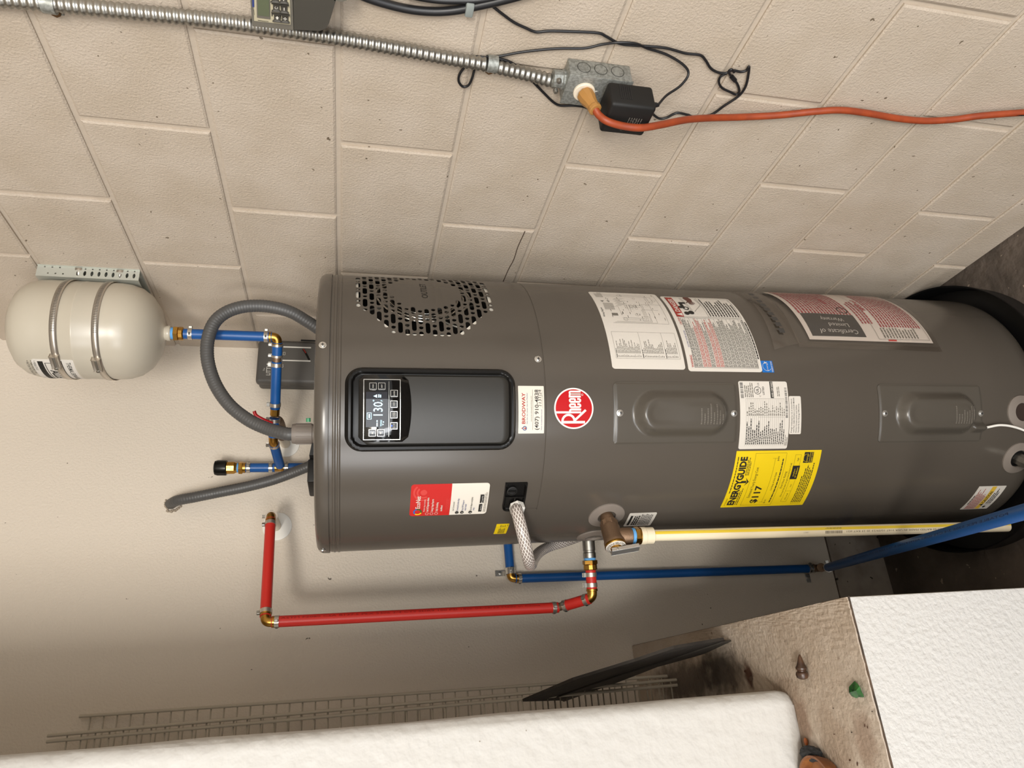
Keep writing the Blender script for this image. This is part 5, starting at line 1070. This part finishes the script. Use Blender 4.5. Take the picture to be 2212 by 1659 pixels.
# bracket and straps
br = thing('tank_bracket', 'slotted galvanised wall bracket with two steel band straps around the expansion tank', 'bracket', V3((0, 0.642, 1.94)))
bz0, bz1 = 1.938, 2.133; by0, by1 = 0.642, 0.734; bd = 0.0265
bm = bmesh.new(); box(bm, (-bd, by0 + 0.0012, bz0), (-bd + 0.0015, by1, bz1)); box(bm, (-0.0019, by0 - 0.004, bz0), (-0.0005, by1, bz1)); bobj('channel_web', bm, zinc_light, br)
def channel_face():     # side flange with real slots and holes
    cu = bpy.data.curves.new('flange', 'CURVE'); cu.dimensions = '2D'; cu.fill_mode = 'BOTH'; cu.extrude = 0.0007
    def loop(P):
        sp = cu.splines.new('POLY'); sp.points.add(len(P) - 1); sp.use_cyclic_u = True
        for k, (a, b) in enumerate(P): sp.points[k].co = (a, b, 0, 1)
    loop([(0, bz0), (bd, bz0), (bd, bz1), (0, bz1)])
    for k in range(9):
        z = bz0 + 0.010 + k * 0.0135; w, hgt = 0.0028, 0.0062
        P = [(0.0155 + hgt * math.cos(a) * 1.0, z + w * math.sin(a)) for a in [2 * math.pi * i / 12 for i in range(12)]]; loop(P)
        loop([(0.0045 + 0.0017 * math.cos(a), z + 0.0017 * math.sin(a)) for a in [2 * math.pi * i / 10 for i in range(10)]])
    for (a0_, z) in ((0.004, bz1 - 0.014), (0.004, bz1 - 0.028), (0.004, bz1 - 0.042), (0.019, bz1 - 0.022), (0.019, bz1 - 0.036), (0.019, bz1 - 0.050)): loop([(a0_ + 0.0018 * math.cos(a), z + 0.0018 * math.sin(a)) for a in [2 * math.pi * i / 10 for i in range(10)]])
    ob = bpy.data.objects.new('f', cu); me = bpy.data.meshes.new_from_object(ob); V = [V3((-v.co.x - 0.0004, by0 + v.co.z, v.co.y)) for v in me.vertices]; F = [tuple(p.vertices) for p in me.polygons]
    bpy.data.objects.remove(ob); bpy.data.curves.remove(cu); bpy.data.meshes.remove(me); return mobj('channel_flange', V, F, zinc_light, br)
channel_face()
boxobj('channel_flange', (-bd, by1 - 0.0015, bz0), (-0.0005, by1, bz1), zinc_light, br)
def strap(zf, zbk, pxy):
    P = []; a_w = math.atan2(0.1, 0.05)
    for i in range(61):
        a = math.radians(74) - math.radians(308) * i / 60; P.append((a, zf + (zbk - zf) * (0.5 - 0.5 * math.cos(a + math.radians(20))) ** 1.5))
    V = []; F = []; wd = 0.0063
    ctr = [tm(a * RT, z, 0.0016) for a, z in P]; st = V3((-0.004, by0 - 0.003, zbk)); en = V3((-0.004, by1 + 0.004, zbk)); ctr = [st] + [st.lerp(ctr[0], 0.5)] + ctr + [ctr[-1].lerp(en, 0.5), en]
    for c in ctr: V += [c + UP * wd, c - UP * wd]
    n = len(ctr)
    for i in range(n - 1): F.append((2 * i, 2 * i + 2, 2 * i + 3, 2 * i + 1))
    o = mobj('band_strap', V, F, stainless, br, True); md = o.modifiers.new('thick', 'SOLIDIFY'); md.thickness = 0.0011; md.offset = 1
    # thread slots
    q = Print(lambda s, z, h: V3((0, 0, 0)), 0, o, False); V = []; F = []
    for i in range(44):
        a = math.radians(52) - math.radians(1.9) * i; zc_ = zf + (zbk - zf) * (0.5 - 0.5 * math.cos(a + math.radians(20))) ** 1.5; b = len(V)
        for (da, dz) in ((0, -0.0038), (0.010, -0.0030), (0.010, 0.0038), (0, 0.0030)): V.append(tm((a + da) * RT, zc_ + dz, 0.0031))
        F.append((b, b + 1, b + 2, b + 3))
    mobj('thread_slots', V, F, knock, o)
    s_, z_ = TS(*pxy); p = tm(s_, z_, 0.0045); nn = (p - V3((TX, TY, p.z))).normalized(); tt = V3((-nn.y, nn.x, 0))
    bm = bmesh.new(); obox(bm, p, (tt, nn, UP), (0.0150, 0.0045, 0.0070), 0.0015, 2); hs_ = bobj('worm_housing', bm, stainless, o, True)
    lathe('worm_screw', p + nn * 0.002 + tt * -0.017, tt, [(0.0050, 0), (0.0050, 0.004), (0.0036, 0.005), (0.0036, 0.030)], steel, o, 10)
s1, z1 = TS(114, 720); s2, z2 = TS(205, 730)
strap(z1, atX(172, 582, -0.004).z, (121, 778)); strap(z2, atX(262, 588, -0.004).z, (211, 784))

# ------------------------------------------------------------------ grey control box in the corner
cb = thing('control_box', 'dark grey wall box with white lettering and an on off switch, behind the heater', 'control box', V3((-0.064, YB, 1.50)))
bx0, bx1, bz0_, bz1_ = -0.1235, -0.004, 1.500, 1.7262; fy = 0.937
boxobj('box_back', (bx0 + 0.003, fy + 0.024, bz0_ + 0.003), (bx1, YB - 0.0005, bz1_ - 0.004), opener_grey, cb, 0.010, 4); boxobj('box_front', (bx0, fy, bz0_), (bx1, fy + 0.026, bz1_), opener_grey, cb, 0.009, 4)
q = Print(lambda x, z, h: V3((x, fy - h, z)), 0.0004, cb, False)
def F2(px, py): v = atY(px, py, fy); return v.x, v.z
u0, w0 = F2(573, 800); q.text(stripe, 'The', u0 - 0.002, F2(572, 800)[1], 0.0046, 0.0085); q.text(stripe, 'LITTLE', F2(0, 797)[0], F2(585, 790)[1], 0.0105, F2(0, 769)[0] - F2(0, 797)[0], 0.012); q.text(stripe, 'G', F2(0, 800)[0], F2(596, 790)[1], 0.0085, bold=0.01); q.text(stripe, 'D', F2(0, 769)[0], F2(592, 790)[1], 0.0060, bold=0.01)
xa = F2(630, 750)[0]; xb_ = F2(630, 779)[0]; q.rect(stripe, xa - 0.0020, xa + 0.0020, F2(672, 750)[1], F2(612, 750)[1]); q.rect(stripe, xb_ - 0.0018, xb_ + 0.0018, F2(672, 750)[1], F2(612, 750)[1])
k0 = F2(613, 767); q.frame(stripe, k0[0], k0[0] + 0.0085, k0[1] - 0.0035, k0[1] + 0.0020, 0.0008); q.text(stripe, 'ON', F2(0, 760)[0], F2(652, 0)[1], 0.0048, 0.0075, 0.01); q.text(stripe, 'OFF', F2(0, 778)[0], F2(663, 0)[1], 0.0048, 0.0100, 0.01); q.done('box_lettering')
c_ = [F2(655, 755), F2(659, 761), F2(664, 770), F2(668, 778)]; tube('switch_rocker', [V3((a, fy - 0.0015, b)) for a, b in c_], 0.0024, black_pl, cb, 8); tube('switch_mark', [V3((a, fy - 0.0035, b)) for a, b in (F2(655.5, 755.5), F2(658, 759), F2(661, 764))], 0.0014, danger_red, cb, 8)
a, b = F2(650, 735); boxobj('box_slot', (a - 0.0020, fy - 0.0004, b - 0.045), (a + 0.0020, fy + 0.001, b), black_mat, cb)
for px in (614, 626, 650):
    v = atX(px, 840, bx0 + 0.003); lathe('vent_hole', (bx0 + 0.0034, 0.972, v.z), (-1, 0, 0), [(0.0028 if px == 626 else 0.0014, 0), (0, 0.0005)], black_mat, cb, 12)

# ------------------------------------------------------------------ grey flexible conduits
def ribbed(name, P, r, parent, m, pitch=0.006, amp=0.00035, seg=20):
    Q = resample(crom(P, 16), pitch / 3); V, F, UV = tube_data(Q, r, seg, lambda i, Lg: r + amp * math.cos(2 * math.pi * i / 3)); return mobj(name, V, F, m, parent, True, False, UV)
fx = thing('flexible_conduit', 'thick dark grey flexible conduit looping over the top of the heater', 'conduit', CONN_TOP)
ribbed('conduit_hose', [CONN_TOP + DN * 0.006, CONN_TOP + UP * 0.012, atD(575, 925, 1.456), atD(535, 906, 1.46), atD(495, 874, 1.465), atD(465, 830, 1.472), atD(449, 780, 1.48), atD(449, 735, 1.49), atD(463, 697, 1.50), atD(490, 674, 1.512), atD(530, 662, 1.525), atD(578, 662, 1.54), atD(625, 673, 1.555), atD(660, 692, 1.57), atD(690, 712, 1.585), atD(712, 730, 1.60)], 0.0134, fx, conduit_grey)
fy2 = thing('flexible_conduit', 'dark grey flexible conduit from a ragged hole in the back wall', 'conduit', atY(368, 1090, YB))
ribbed('conduit_hose', [atY(366, 1092, YB + 0.03), atY(370, 1088, 0.99), atY(384, 1081, 0.965), atY(420, 1074, 0.952), atY(470, 1064, 0.945), atY(530, 1052, 0.938), atY(585, 1038, 0.93), atY(630, 1022, 0.92), atY(672, 1005, 0.905), atY(700, 990, 0.90)], 0.0122, fy2, conduit_grey)
bm = bmesh.new(); hc = atY(372, 1092, YB); rd = random.Random(8)
for i in range(22):
    a = 2 * math.pi * i / 22; rr = rd.uniform(0.012, 0.020); bmesh.ops.create_icosphere(bm, subdivisions=1, radius=rd.uniform(0.002, 0.0045), matrix=Matrix.Translation((hc.x + rr * math.cos(a), YB - 0.0005, hc.z + rr * math.sin(a) * 1.0)))
bobj('ragged_hole_rim', bm, mat('torn_plaster', '9a8d7c', 0.9), wb, True)

# ------------------------------------------------------------------ electrical things on the block wall
jb = thing('junction_box', 'galvanised metal outlet box on the block wall', 'outlet box', V3((0, -0.003, 1.077)))
jx, jy0, jy1, jz0, jz1 = -0.036, -0.031, 0.025, 1.0770, 1.1790
boxobj('box_body', (jx + 0.002, jy0, jz0), (-0.0005, jy1, jz1), galv, jb, 0.002, 2); boxobj('cover_plate', (jx - 0.001, jy0 - 0.001, jz0 - 0.001), (jx + 0.002, jy1 + 0.001, jz1 + 0.001), galv, jb, 0.0012, 2)
for k in range(3):
    c = V3((-0.0175, jy0, 1.155 - 0.0275 * k)); lathe('knockout', c + V3((0, 0.0002, 0)), (0, -1, 0), [(0.0108, 0), (0.0108, 0.0006), (0.0100, 0.0006), (0.0100, 0.0002), (0, 0.0002)], knock, jb, 28); lathe('knockout_slug', c, (0, -1, 0), [(0.0099, 0), (0.0097, 0.0004), (0, 0.0004)], galv, jb, 28)
def face(y, z, x=jx - 0.001): return V3((x, y, z))
rc_ = lathe('receptacle', face(-0.003, 1.1485), (-1, 0, 0), [(0.0172, 0), (0.0172, 0.003), (0.016, 0.004), (0, 0.004)], ivory, jb, 32); lathe('receptacle', face(-0.003, 1.0985), (-1, 0, 0), [(0.0172, 0), (0.0172, 0.003), (0.016, 0.004), (0, 0.004)], ivory, jb, 32)
sc_ = lathe('cover_screw', face(-0.003, 1.1285), (-1, 0, 0), [(0.0042, 0), (0.0038, 0.0012), (0, 0.0016)], chrome, jb, 16)
cn = V3((-0.0155, -0.002, jz1)); cg = thing('armored_conduit', 'flexible spiral metal conduit running along the block wall to the outlet box', 'conduit', cn)
cf = lathe('conduit_clamp', cn, UP, [(0.0155, 0.0), (0.0155, 0.003), (0.0135, 0.004), (0.0135, 0.018), (0.011, 0.019)], galv, cg, 16, angle=20)
for sx in (-1, 1): lathe('clamp_screw', cn + V3((-0.013, 0.010 * sx, 0.012)), (-1, 0, 0), [(0.0040, 0), (0.0040, 0.004), (0.0030, 0.006), (0, 0.0065)], steel, cg, 12)
xc = -0.0145
pts = [cn + UP * 0.004, atX(1195, 175, xc), atX(1150, 163, xc), atX(1060, 142, xc), atX(960, 124, xc), atX(860, 105, xc), atX(760, 87, xc), atX(660, 71, xc), atX(560, 56, xc), atX(440, 41, xc), atX(300, 27, xc), atX(180, 15, xc), atX(60, 3, xc), atX(-60, -6, xc), atX(-160, -12, xc)]
Q = resample(crom(pts, 20), 0.0022); PT4 = (0.0088, 0.0100, 0.0110, 0.0100)
V, F, UV = tube_data(Q, 0.01, 18, lambda i, Lg: PT4[i % 4]); mobj('spiral_armor', V, F, steel, cg, True, False, UV, 80)
def cstrap(px, py, lab):
    p = atX(px, py, xc); g = thing('conduit_strap', lab, 'conduit strap', p); d = (atX(px - 20, py - 3, xc) - atX(px + 20, py + 3, xc)).normalized()
    lathe('strap_ring', p, d, [(0.0112, -0.008), (0.0126, -0.008), (0.0126, 0.008), (0.0112, 0.008), (0.0112, -0.008)], galv, g, 24)
    q = p + V3((0, 0.019, 0)); boxobj('strap_tab', (-0.0030, q.y - 0.010, q.z - 0.008), (-0.0008, q.y + 0.008, q.z + 0.008), galv, g, 0.0006, 1)
    hexnut(V3((-0.003, q.y + 0.001, q.z)), (-1, 0, 0), 0.0065, 0.0060, mat('rusty_bolt', '6b4e30', 0.7, metal=0.5), g, 'strap_bolt')
cstrap(1063, 138, 'metal conduit strap with a rusty bolt just above the outlet box'); cstrap(106, 8, 'metal conduit strap with a rusty bolt near the ceiling')
# plug-in adapter
ad = thing('power_adapter', 'black plug-in power adapter on the outlet box', 'power adapter', V3((-0.062, -0.006, 1.053)))
ax0, ax1, ay0, ay1, az0, az1 = -0.088, -0.0415, -0.033, 0.027, 1.0460, 1.1195
boxobj('adapter_case', (ax0, ay0, az0), (ax1, ay1, az1), black_mat, ad, 0.005, 3); boxobj('adapter_prong_shoulder', (ax1 - 0.001, -0.015, 1.090), (jx - 0.005, 0.010, 1.110), black_mat, ad)
for k in range(6): boxobj('vent_slot', (ax1 - 0.034, ay0 - 0.0005, az1 - 0.018 - 0.0034 * k), (ax1 - 0.006, ay0 + 0.001, az1 - 0.0165 - 0.0034 * k), rubber, ad)
q = Print(lambda y, z, h: V3((ax0 - h, y, z)), 0.0004, ad, False)
q.text(ink_grey, 'Orbit', 0.012, 1.0885, 0.0040, 0.013, align='C', rot=math.pi); q.ring(ink_grey, 0.0065, 1.0910, 0.0062, 0.0066, 20)
q.ring(ink_grey, -0.004, 1.0720, 0.0034, 0.0040, 18); q.bars(ink_grey, -0.010, 0.010, 1.060, 1.084, 6, 0.3, 0.3, seed=3); q.done('adapter_print')
lathe('cord_relief', V3((-0.066, -0.020, az0)), DN, [(0.0042, -0.001), (0.0038, 0.008), (0.0022, 0.012)], rubber, ad, 12)
# orange extension cord with tan plug
oc = thing('extension_cord', 'orange extension cord with a tan plug hanging along the block wall', 'extension cord', atX(1285, 238, -0.07))
pl0 = face(-0.003, 1.1480) + V3((-0.0045, 0, 0)); pl1 = atX(1287, 238, -0.078); pd = (pl1 - pl0).normalized()
lathe('plug', pl0, pd, [(0.0125, 0), (0.0135, 0.002), (0.0130, 0.014), (0.0105, 0.022), (0.0095, (pl1 - pl0).length - 0.008), (0.0105, (pl1 - pl0).length - 0.006), (0.0105, (pl1 - pl0).length - 0.001), (0.0085, (pl1 - pl0).length)], tan_plug, oc, 10, angle=25)
cx_ = [pl1 - pd * 0.004] + [atX(a, b, x) for a, b, x in ((1294, 249, -0.084), (1312, 262, -0.0945), (1345, 272, -0.0975), (1385, 276, -0.0975), (1430, 269, -0.085), (1480, 259, -0.060), (1530, 255, -0.035), (1600, 253, -0.016), (1680, 249, -0.012), (1760, 241, -0.012), (1815, 238, -0.012), (1870, 244, -0.012), (1940, 256, -0.012), (2000, 261, -0.012), (2060, 258, -0.012), (2120, 250, -0.012), (2212, 243, -0.012), (2300, 238, -0.012), (2420, 240, -0.012))]
tube('cord', cx_, 0.0058, orange_cord, oc, 16, True, 8); bm = bmesh.new()
p = atX(2205, 243.5, -0.012); obox(bm, p, ((atX(2215, 243, -0.012) - atX(2195, 244, -0.012)).normalized(), V3((1, 0, 0)), V3((0, 1, 0)).cross(V3((1, 0, 0)))), (0.003, 0.0064, 0.0035), 0.002, 2); bobj('cord_scuff', bm, rubber, oc)
# thin black low voltage lead
lv_ = thing('low_voltage_cord', 'thin black cord looped and knotted on the block wall around the outlet box', 'cord', atX(1500, 118, -0.008))
def wl(pp, x=-0.0055): return [atX(a[0], a[1], a[2] if len(a) > 2 else x) for a in pp]
tube('cord_run', [V3((-0.066, -0.020, az0 - 0.010))] + wl([(1440, 206, -0.045), (1470, 185, -0.030), (1487, 160, -0.016), (1476, 140, -0.010), (1440, 118), (1400, 105), (1372, 94, -0.010), (1335, 92, -0.010), (1300, 96), (1262, 104), (1200, 105), (1130, 112), (1080, 121), (1052, 124), (1025, 123, -0.004), (1008, 140, -0.004), (993, 160), (991, 176), (1000, 187), (1012, 184), (1020, 168), (1026, 145, -0.003)]), 0.0020, rubber, lv_, 10)
tube('cord_run', wl([(1062, 12), (1085, 30), (1110, 48), (1135, 60), (1158, 69), (1185, 67), (1230, 68), (1290, 71), (1310, 79), (1338, 94), (1370, 98), (1400, 100), (1440, 104), (1480, 115), (1512, 119), (1524, 130), (1535, 147), (1550, 156), (1568, 158), (1582, 152), (1600, 155), (1612, 152), (1618, 144), (1616, 165), (1610, 188), (1596, 207), (1565, 228), (1535, 248), (1500, 252), (1485, 248), (1462, 244), (1440, 254), (1425, 256), (1412, 248), (1400, 235, -0.010), (1340, 236, -0.004), (1290, 240, -0.004), (1262, 231, -0.004), (1240, 228), (1212, 228), (1196, 221), (1175, 201), (1140, 165), (1120, 146), (1102, 134), (1075, 126), (1050, 122)]), 0.0021, rubber, lv_, 10)
tube('cord_loop', wl([(1570, 158), (1556, 166), (1553, 178), (1560, 190), (1578, 199), (1590, 204), (1597, 197), (1593, 182), (1584, 170), (1574, 156, -0.008), (1580, 150, -0.009), (1586, 156, -0.008)]), 0.0020, rubber, lv_, 10)
tube('cord_sleeve', wl([(1580, 165, -0.007), (1588, 174, -0.007)]), 0.0036, rubber, lv_, 10, False)
# heavy black cable with its clip at the top edge
bc = thing('black_cable', 'heavy black cable sagging above the metal conduit', 'cable', atX(940, 22, -0.008))
tube('cable_run', wl([(740, -30), (790, -6), (840, 10), (890, 21), (940, 25), (985, 22), (1030, 13), (1080, 2), (1140, -14), (1220, -40)], -0.008), 0.0060, rubber, bc, 14); tube('cable_run', wl([(880, -10), (940, 0), (990, 2), (1040, 0), (1100, -12)], -0.007), 0.0045, rubber, bc, 12)
p = atX(1014, 17, -0.008); bm = bmesh.new(); obox(bm, p, (V3((1, 0, 0)), V3((0, 1, 0)), UP), (0.0078, 0.0100, 0.0058), 0.002, 2); g = bobj('cable_clip', bm, mat('clip_grey', '8c9391', 0.45), bc, True)
lathe('clip_screw', atX(1010, 2, -0.006), (-1, 0, 0), [(0.0045, 0), (0.004, 0.003), (0, 0.004)], brass, bc, 14)
# irrigation controller
ic = thing('wall_timer', 'grey digital wall timer with tan keypad, cut off by the picture edge', 'timer', atX(620, 30, 0))
XF = -0.048
def wp(a, b, x=XF): return atX(a, b, x)
prism('timer_case', [wp(530, -150), wp(545, 57), wp(634, 65), wp(627, -150)], (0.047, 0, 0), ctrl_grey, ic)
prism('timer_door', [wp(629, -150), wp(635, 64), wp(690, 67), wp(704, 62), wp(711, 50), wp(725, 3), wp(740, -150)], (0.047, 0, 0), ctrl_dark, ic)
prism('timer_hinge', [wp(725, -60), wp(722, 2), wp(740, 4), wp(749, 1), wp(752, -60)], (0.047, 0, 0), ctrl_grey, ic)
XP = XF - 0.0008
fp = prism('keypad', [wp(542, -140, XP), wp(549, 45, XP), wp(628, 54, XP), wp(622, -140, XP)], (0.0008, 0, 0), ctrl_face, ic); XQ = XP - 0.0010
prism('lcd_frame', [wp(551, -120, XQ), wp(555, 38, XQ), wp(584, 42, XQ), wp(581, -120, XQ)], (0.001, 0, 0), ctrl_grey, ic); XR = XQ - 0.0006
prism('lcd_screen', [wp(554, -120, XR), wp(557, 33, XR), wp(582, 36, XR), wp(579, -120, XR)], (0.0006, 0, 0), lcd, ic)
prism('brand_strip', [wp(542, -100, XQ), wp(545, 15, XQ), wp(549, 15.5, XQ), wp(546, -100, XQ)], (0.0006, 0, 0), ink_blue, ic)
def key(px, py, sym):
    c = wp(px, py, XP); d1 = (wp(px + 10, py + 1, XP) - c).normalized(); d2 = (wp(px, py + 10, XP) - c).normalized(); bm = bmesh.new(); obox(bm, c, (d1, d2, V3((-1, 0, 0))), (0.0042, 0.0058, 0.0022), 0.0018, 2); k = bobj('key', bm, ctrl_dark, ic, True)
    q = Print(lambda u, v, h: c + V3((-0.0023 - h, 0, 0)) - d2 * u - d1 * v, 0.0002, k, False)
    if sym == '+': q.rect(stripe, -0.0024, 0.0024, -0.0005, 0.0005); q.rect(stripe, -0.0005, 0.0005, -0.0024, 0.0024)
    elif sym == '-': q.rect(stripe, -0.0022, 0.0022, -0.0005, 0.0005)
    elif sym == '>': q.poly(stripe, [(-0.0022, -0.0012), (0, -0.0012), (0, -0.0024), (0.0028, 0), (0, 0.0024), (0, 0.0012), (-0.0022, 0.0012)])
    else: q.ring(stripe, 0, 0, 0.0014, 0.0020, 16, 0.5, 5.5)
    q.done('key_symbol')
for a in ((597, 14, 'o'), (614, 17, '-'), (599, 36, '>'), (616, 38, '+'), (595, -6, 'o'), (613, -4, '-')): key(*a)
q = Print(lambda u, v, h: V3((XP - h, u, v)), 0.0004, fp, False)
for (a, b, c, d) in ((586, 25, 589, 35), (606, 12, 608, 20), (606, 31, 608, 42), (548, 20, 550, 32), (557, 44, 580, 46)): e, f_ = wp(a, b, XP), wp(c, d, XP); q.rect(ink, min(e.y, f_.y), max(e.y, f_.y), min(e.z, f_.z), max(e.z, f_.z))
q.done('keypad_print')

# ------------------------------------------------------------------ wire shelves stored on the ledge
def wire_shelf(label, xr, x2, zb, zt_, yb, yt, width, lip):
    g = thing('wire_shelf', label, 'wire shelf', V3((xr, yb, zb)), 'wire shelves leaning on the back wall')
    def P(u, v): t = (v - zb) / (zt_ - zb); return V3((xr + (x2 - xr) * t - u, yb + (yt - yb) * t, v))
    for u in lip + [width * 0.5, width]: tube('long_rod', [P(u, zb), P(u, zt_)], 0.0032, shelf_wire, g, 10, False)
    n = int((zt_ - zb) / 0.0264); base = None
    for i in range(n):
        v = zb + 0.012 + i * 0.0264; o_ = P(0, v) + V3((0, 0.0035, 0))
        if base is None:
            e = P(width, v) - P(0, v); V, F, UV = tube_data([V3((0.001, 0, 0)), e * 0.5, e], 0.0016, 8); base = bpy.data.meshes.new('cross_wire'); base.from_pydata([tuple(q) for q in V], [], F); base.update(); base.materials.append(shelf_wire)
            for pl_ in base.polygons: pl_.use_smooth = True
        o = bpy.data.objects.new('cross_wire', base); COL.objects.link(o); o.parent = g; o.location = o_ - g.location
    return g
wire_shelf('grey wire shelf propped nearest the back wall, its right edge rod standing clear', -0.8745, -0.8640, 0.7995, 2.020, 0.800, 0.983, 0.30, [0.0])
wire_shelf('grey wire shelf with a doubled edge rod, propped in front of the other one', -0.8840, -0.8955, 0.7995, 2.062, 0.755, 0.950, 0.30, [0.0, 0.0105])
# dark plank leaning on the shelves
pk_ = thing('wood_plank', 'dark weathered tapered plank leaning on the ledge in front of the wire shelves', 'plank', V3((-0.83, 0.50, LZ)))
A_ = atY(1129.5, 1515.7, 0.735); B_ = atZ(1564.6, 1382.6, LZ + 0.024); D_ = atY(1194.5, 1505.8, 0.795); pn = (B_ - A_).cross(D_ - A_).normalized()
def onp(x, y, off=0.0): d = ray(x, y); return CAM + d * ((A_ - pn * off - CAM).dot(pn) / d.dot(pn))
if pn.dot(CAM - A_) < 0: pn = -pn
dn_ = pn * -0.005
prism('plank_board', [onp(*a) for a in ((1129.5, 1515.7), (1238, 1470), (1371.7, 1429), (1456, 1401), (1564.6, 1382.6), (1567, 1389), (1440, 1432), (1330, 1469), (1216, 1513))], dn_, plank_mat, pk_)
prism('plank_batten', [onp(*a, -0.003) for a in ((1200, 1508), (1329, 1463), (1441, 1429), (1562, 1388.5), (1588, 1384), (1587, 1392), (1500, 1419), (1420, 1441), (1330, 1476), (1218, 1516))], dn_ * 0.5, plank_edge, pk_)
# turned wooden finial
f0 = atZ(1739, 1413, LZ); f1 = atZ(1746, 1467, LZ); fd = (f0 - f1).normalized(); fl = (f0 - f1).length; k = fl / 54.0
fn = lathe('wood_finial', f1 + V3((0, 0, 0.0098)), fd, [(0.0, 0), (7 * k, 1 * k), (12 * k, 4 * k), (14 * k, 10 * k), (13 * k, 15 * k), (9.5 * k, 18 * k), (9.5 * k, 20 * k), (12 * k, 22 * k), (12.5 * k, 26 * k), (9.5 * k, 31 * k), (7 * k, 38 * k), (4.5 * k, 47 * k), (2 * k, 53 * k), (0, 54.5 * k)], wood_brown, None, 28)
tag(fn, 'small brown turned wooden finial lying on the ledge', 'finial')
# green shard
bm = bmesh.new(); gp = [(1846, 1471), (1834, 1484), (1834, 1496), (1840, 1504), (1850, 1508), (1855, 1506), (1867, 1506), (1860, 1490), (1857, 1482)]
top = [bm.verts.new(atZ(a, b, LZ + 0.005 + 0.001 * (i % 3))) for i, (a, b) in enumerate(gp)]; bot = [bm.verts.new(atZ(a, b, LZ) + V3((0, 0, 0.0006))) for a, b in gp]; ct = bm.verts.new(atZ(1849, 1492, LZ + 0.0085)); n = len(top)
for i in range(n): j = (i + 1) % n; bm.faces.new((top[i], top[j], ct)); bm.faces.new((top[i], bot[i], bot[j], top[j]))
bm.faces.new(bot); tag(bobj('green_shard', bm, leaf_mat, None, False), 'jagged green shard lying on the ledge near its front edge', 'shard')
# dark rock, broken clay dish and a seed at the bottom edge
bm = bmesh.new(); rc0 = atZ(1768, 1627, LZ); bmesh.ops.create_icosphere(bm, subdivisions=3, radius=1.0); rd = random.Random(12)
for v in bm.verts: s_ = 1 + rd.uniform(-0.12, 0.12); v.co = V3((v.co.x * 0.011 * s_, v.co.y * 0.021 * s_, max(v.co.z, -0.85) * 0.013 * s_)) + V3((rc0.x, rc0.y, LZ + 0.0125))
tag(bobj('dark_rock', bm, rock_mat, None, False), 'dark jagged rock on the ledge beside the clay dish', 'rock')
pc_ = atZ(1783, 1697, LZ); dsh = lathe('clay_dish', V3((pc_.x, 0.2845, LZ + 0.0008)), UP, [(0, 0), (0.029, 0), (0.038, 0.004), (0.042, 0.016), (0.043, 0.026), (0.040, 0.026), (0.036, 0.010), (0.028, 0.006), (0, 0.005)], clay, None, 40)
tag(dsh, 'brown clay dish cut off by the bottom edge of the picture', 'dish')
bm = bmesh.new(); bmesh.ops.create_icosphere(bm, subdivisions=2, radius=1.0); sp = atZ(1745, 1602, LZ)
for v in bm.verts: v.co = V3((v.co.x * 0.0062, v.co.y * 0.0032, v.co.z * 0.0030)) + V3((sp.x, sp.y, LZ + 0.0034))
tag(bobj('amber_seed', bm, seed_mat, None, True), 'tiny amber seed at the foot of the white wall', 'seed')
# leak alarm hanging in the pan
la = thing('leak_alarm', 'small white leak alarm clipped at the pan rim', 'alarm', atD(2204, 712, 1.78))
p = atD(2208, 712, 1.775); boxobj('alarm_case', (p.x - 0.020, p.y - 0.008, p.z - 0.055), (p.x + 0.012, p.y + 0.006, p.z + 0.006), ivory, la, 0.003, 2); tube('alarm_lead', [atD(2185, 687, 1.78), atD(2194, 691, 1.775), atD(2204, 698, 1.775)], 0.0022, white_pl, la, 8, False)
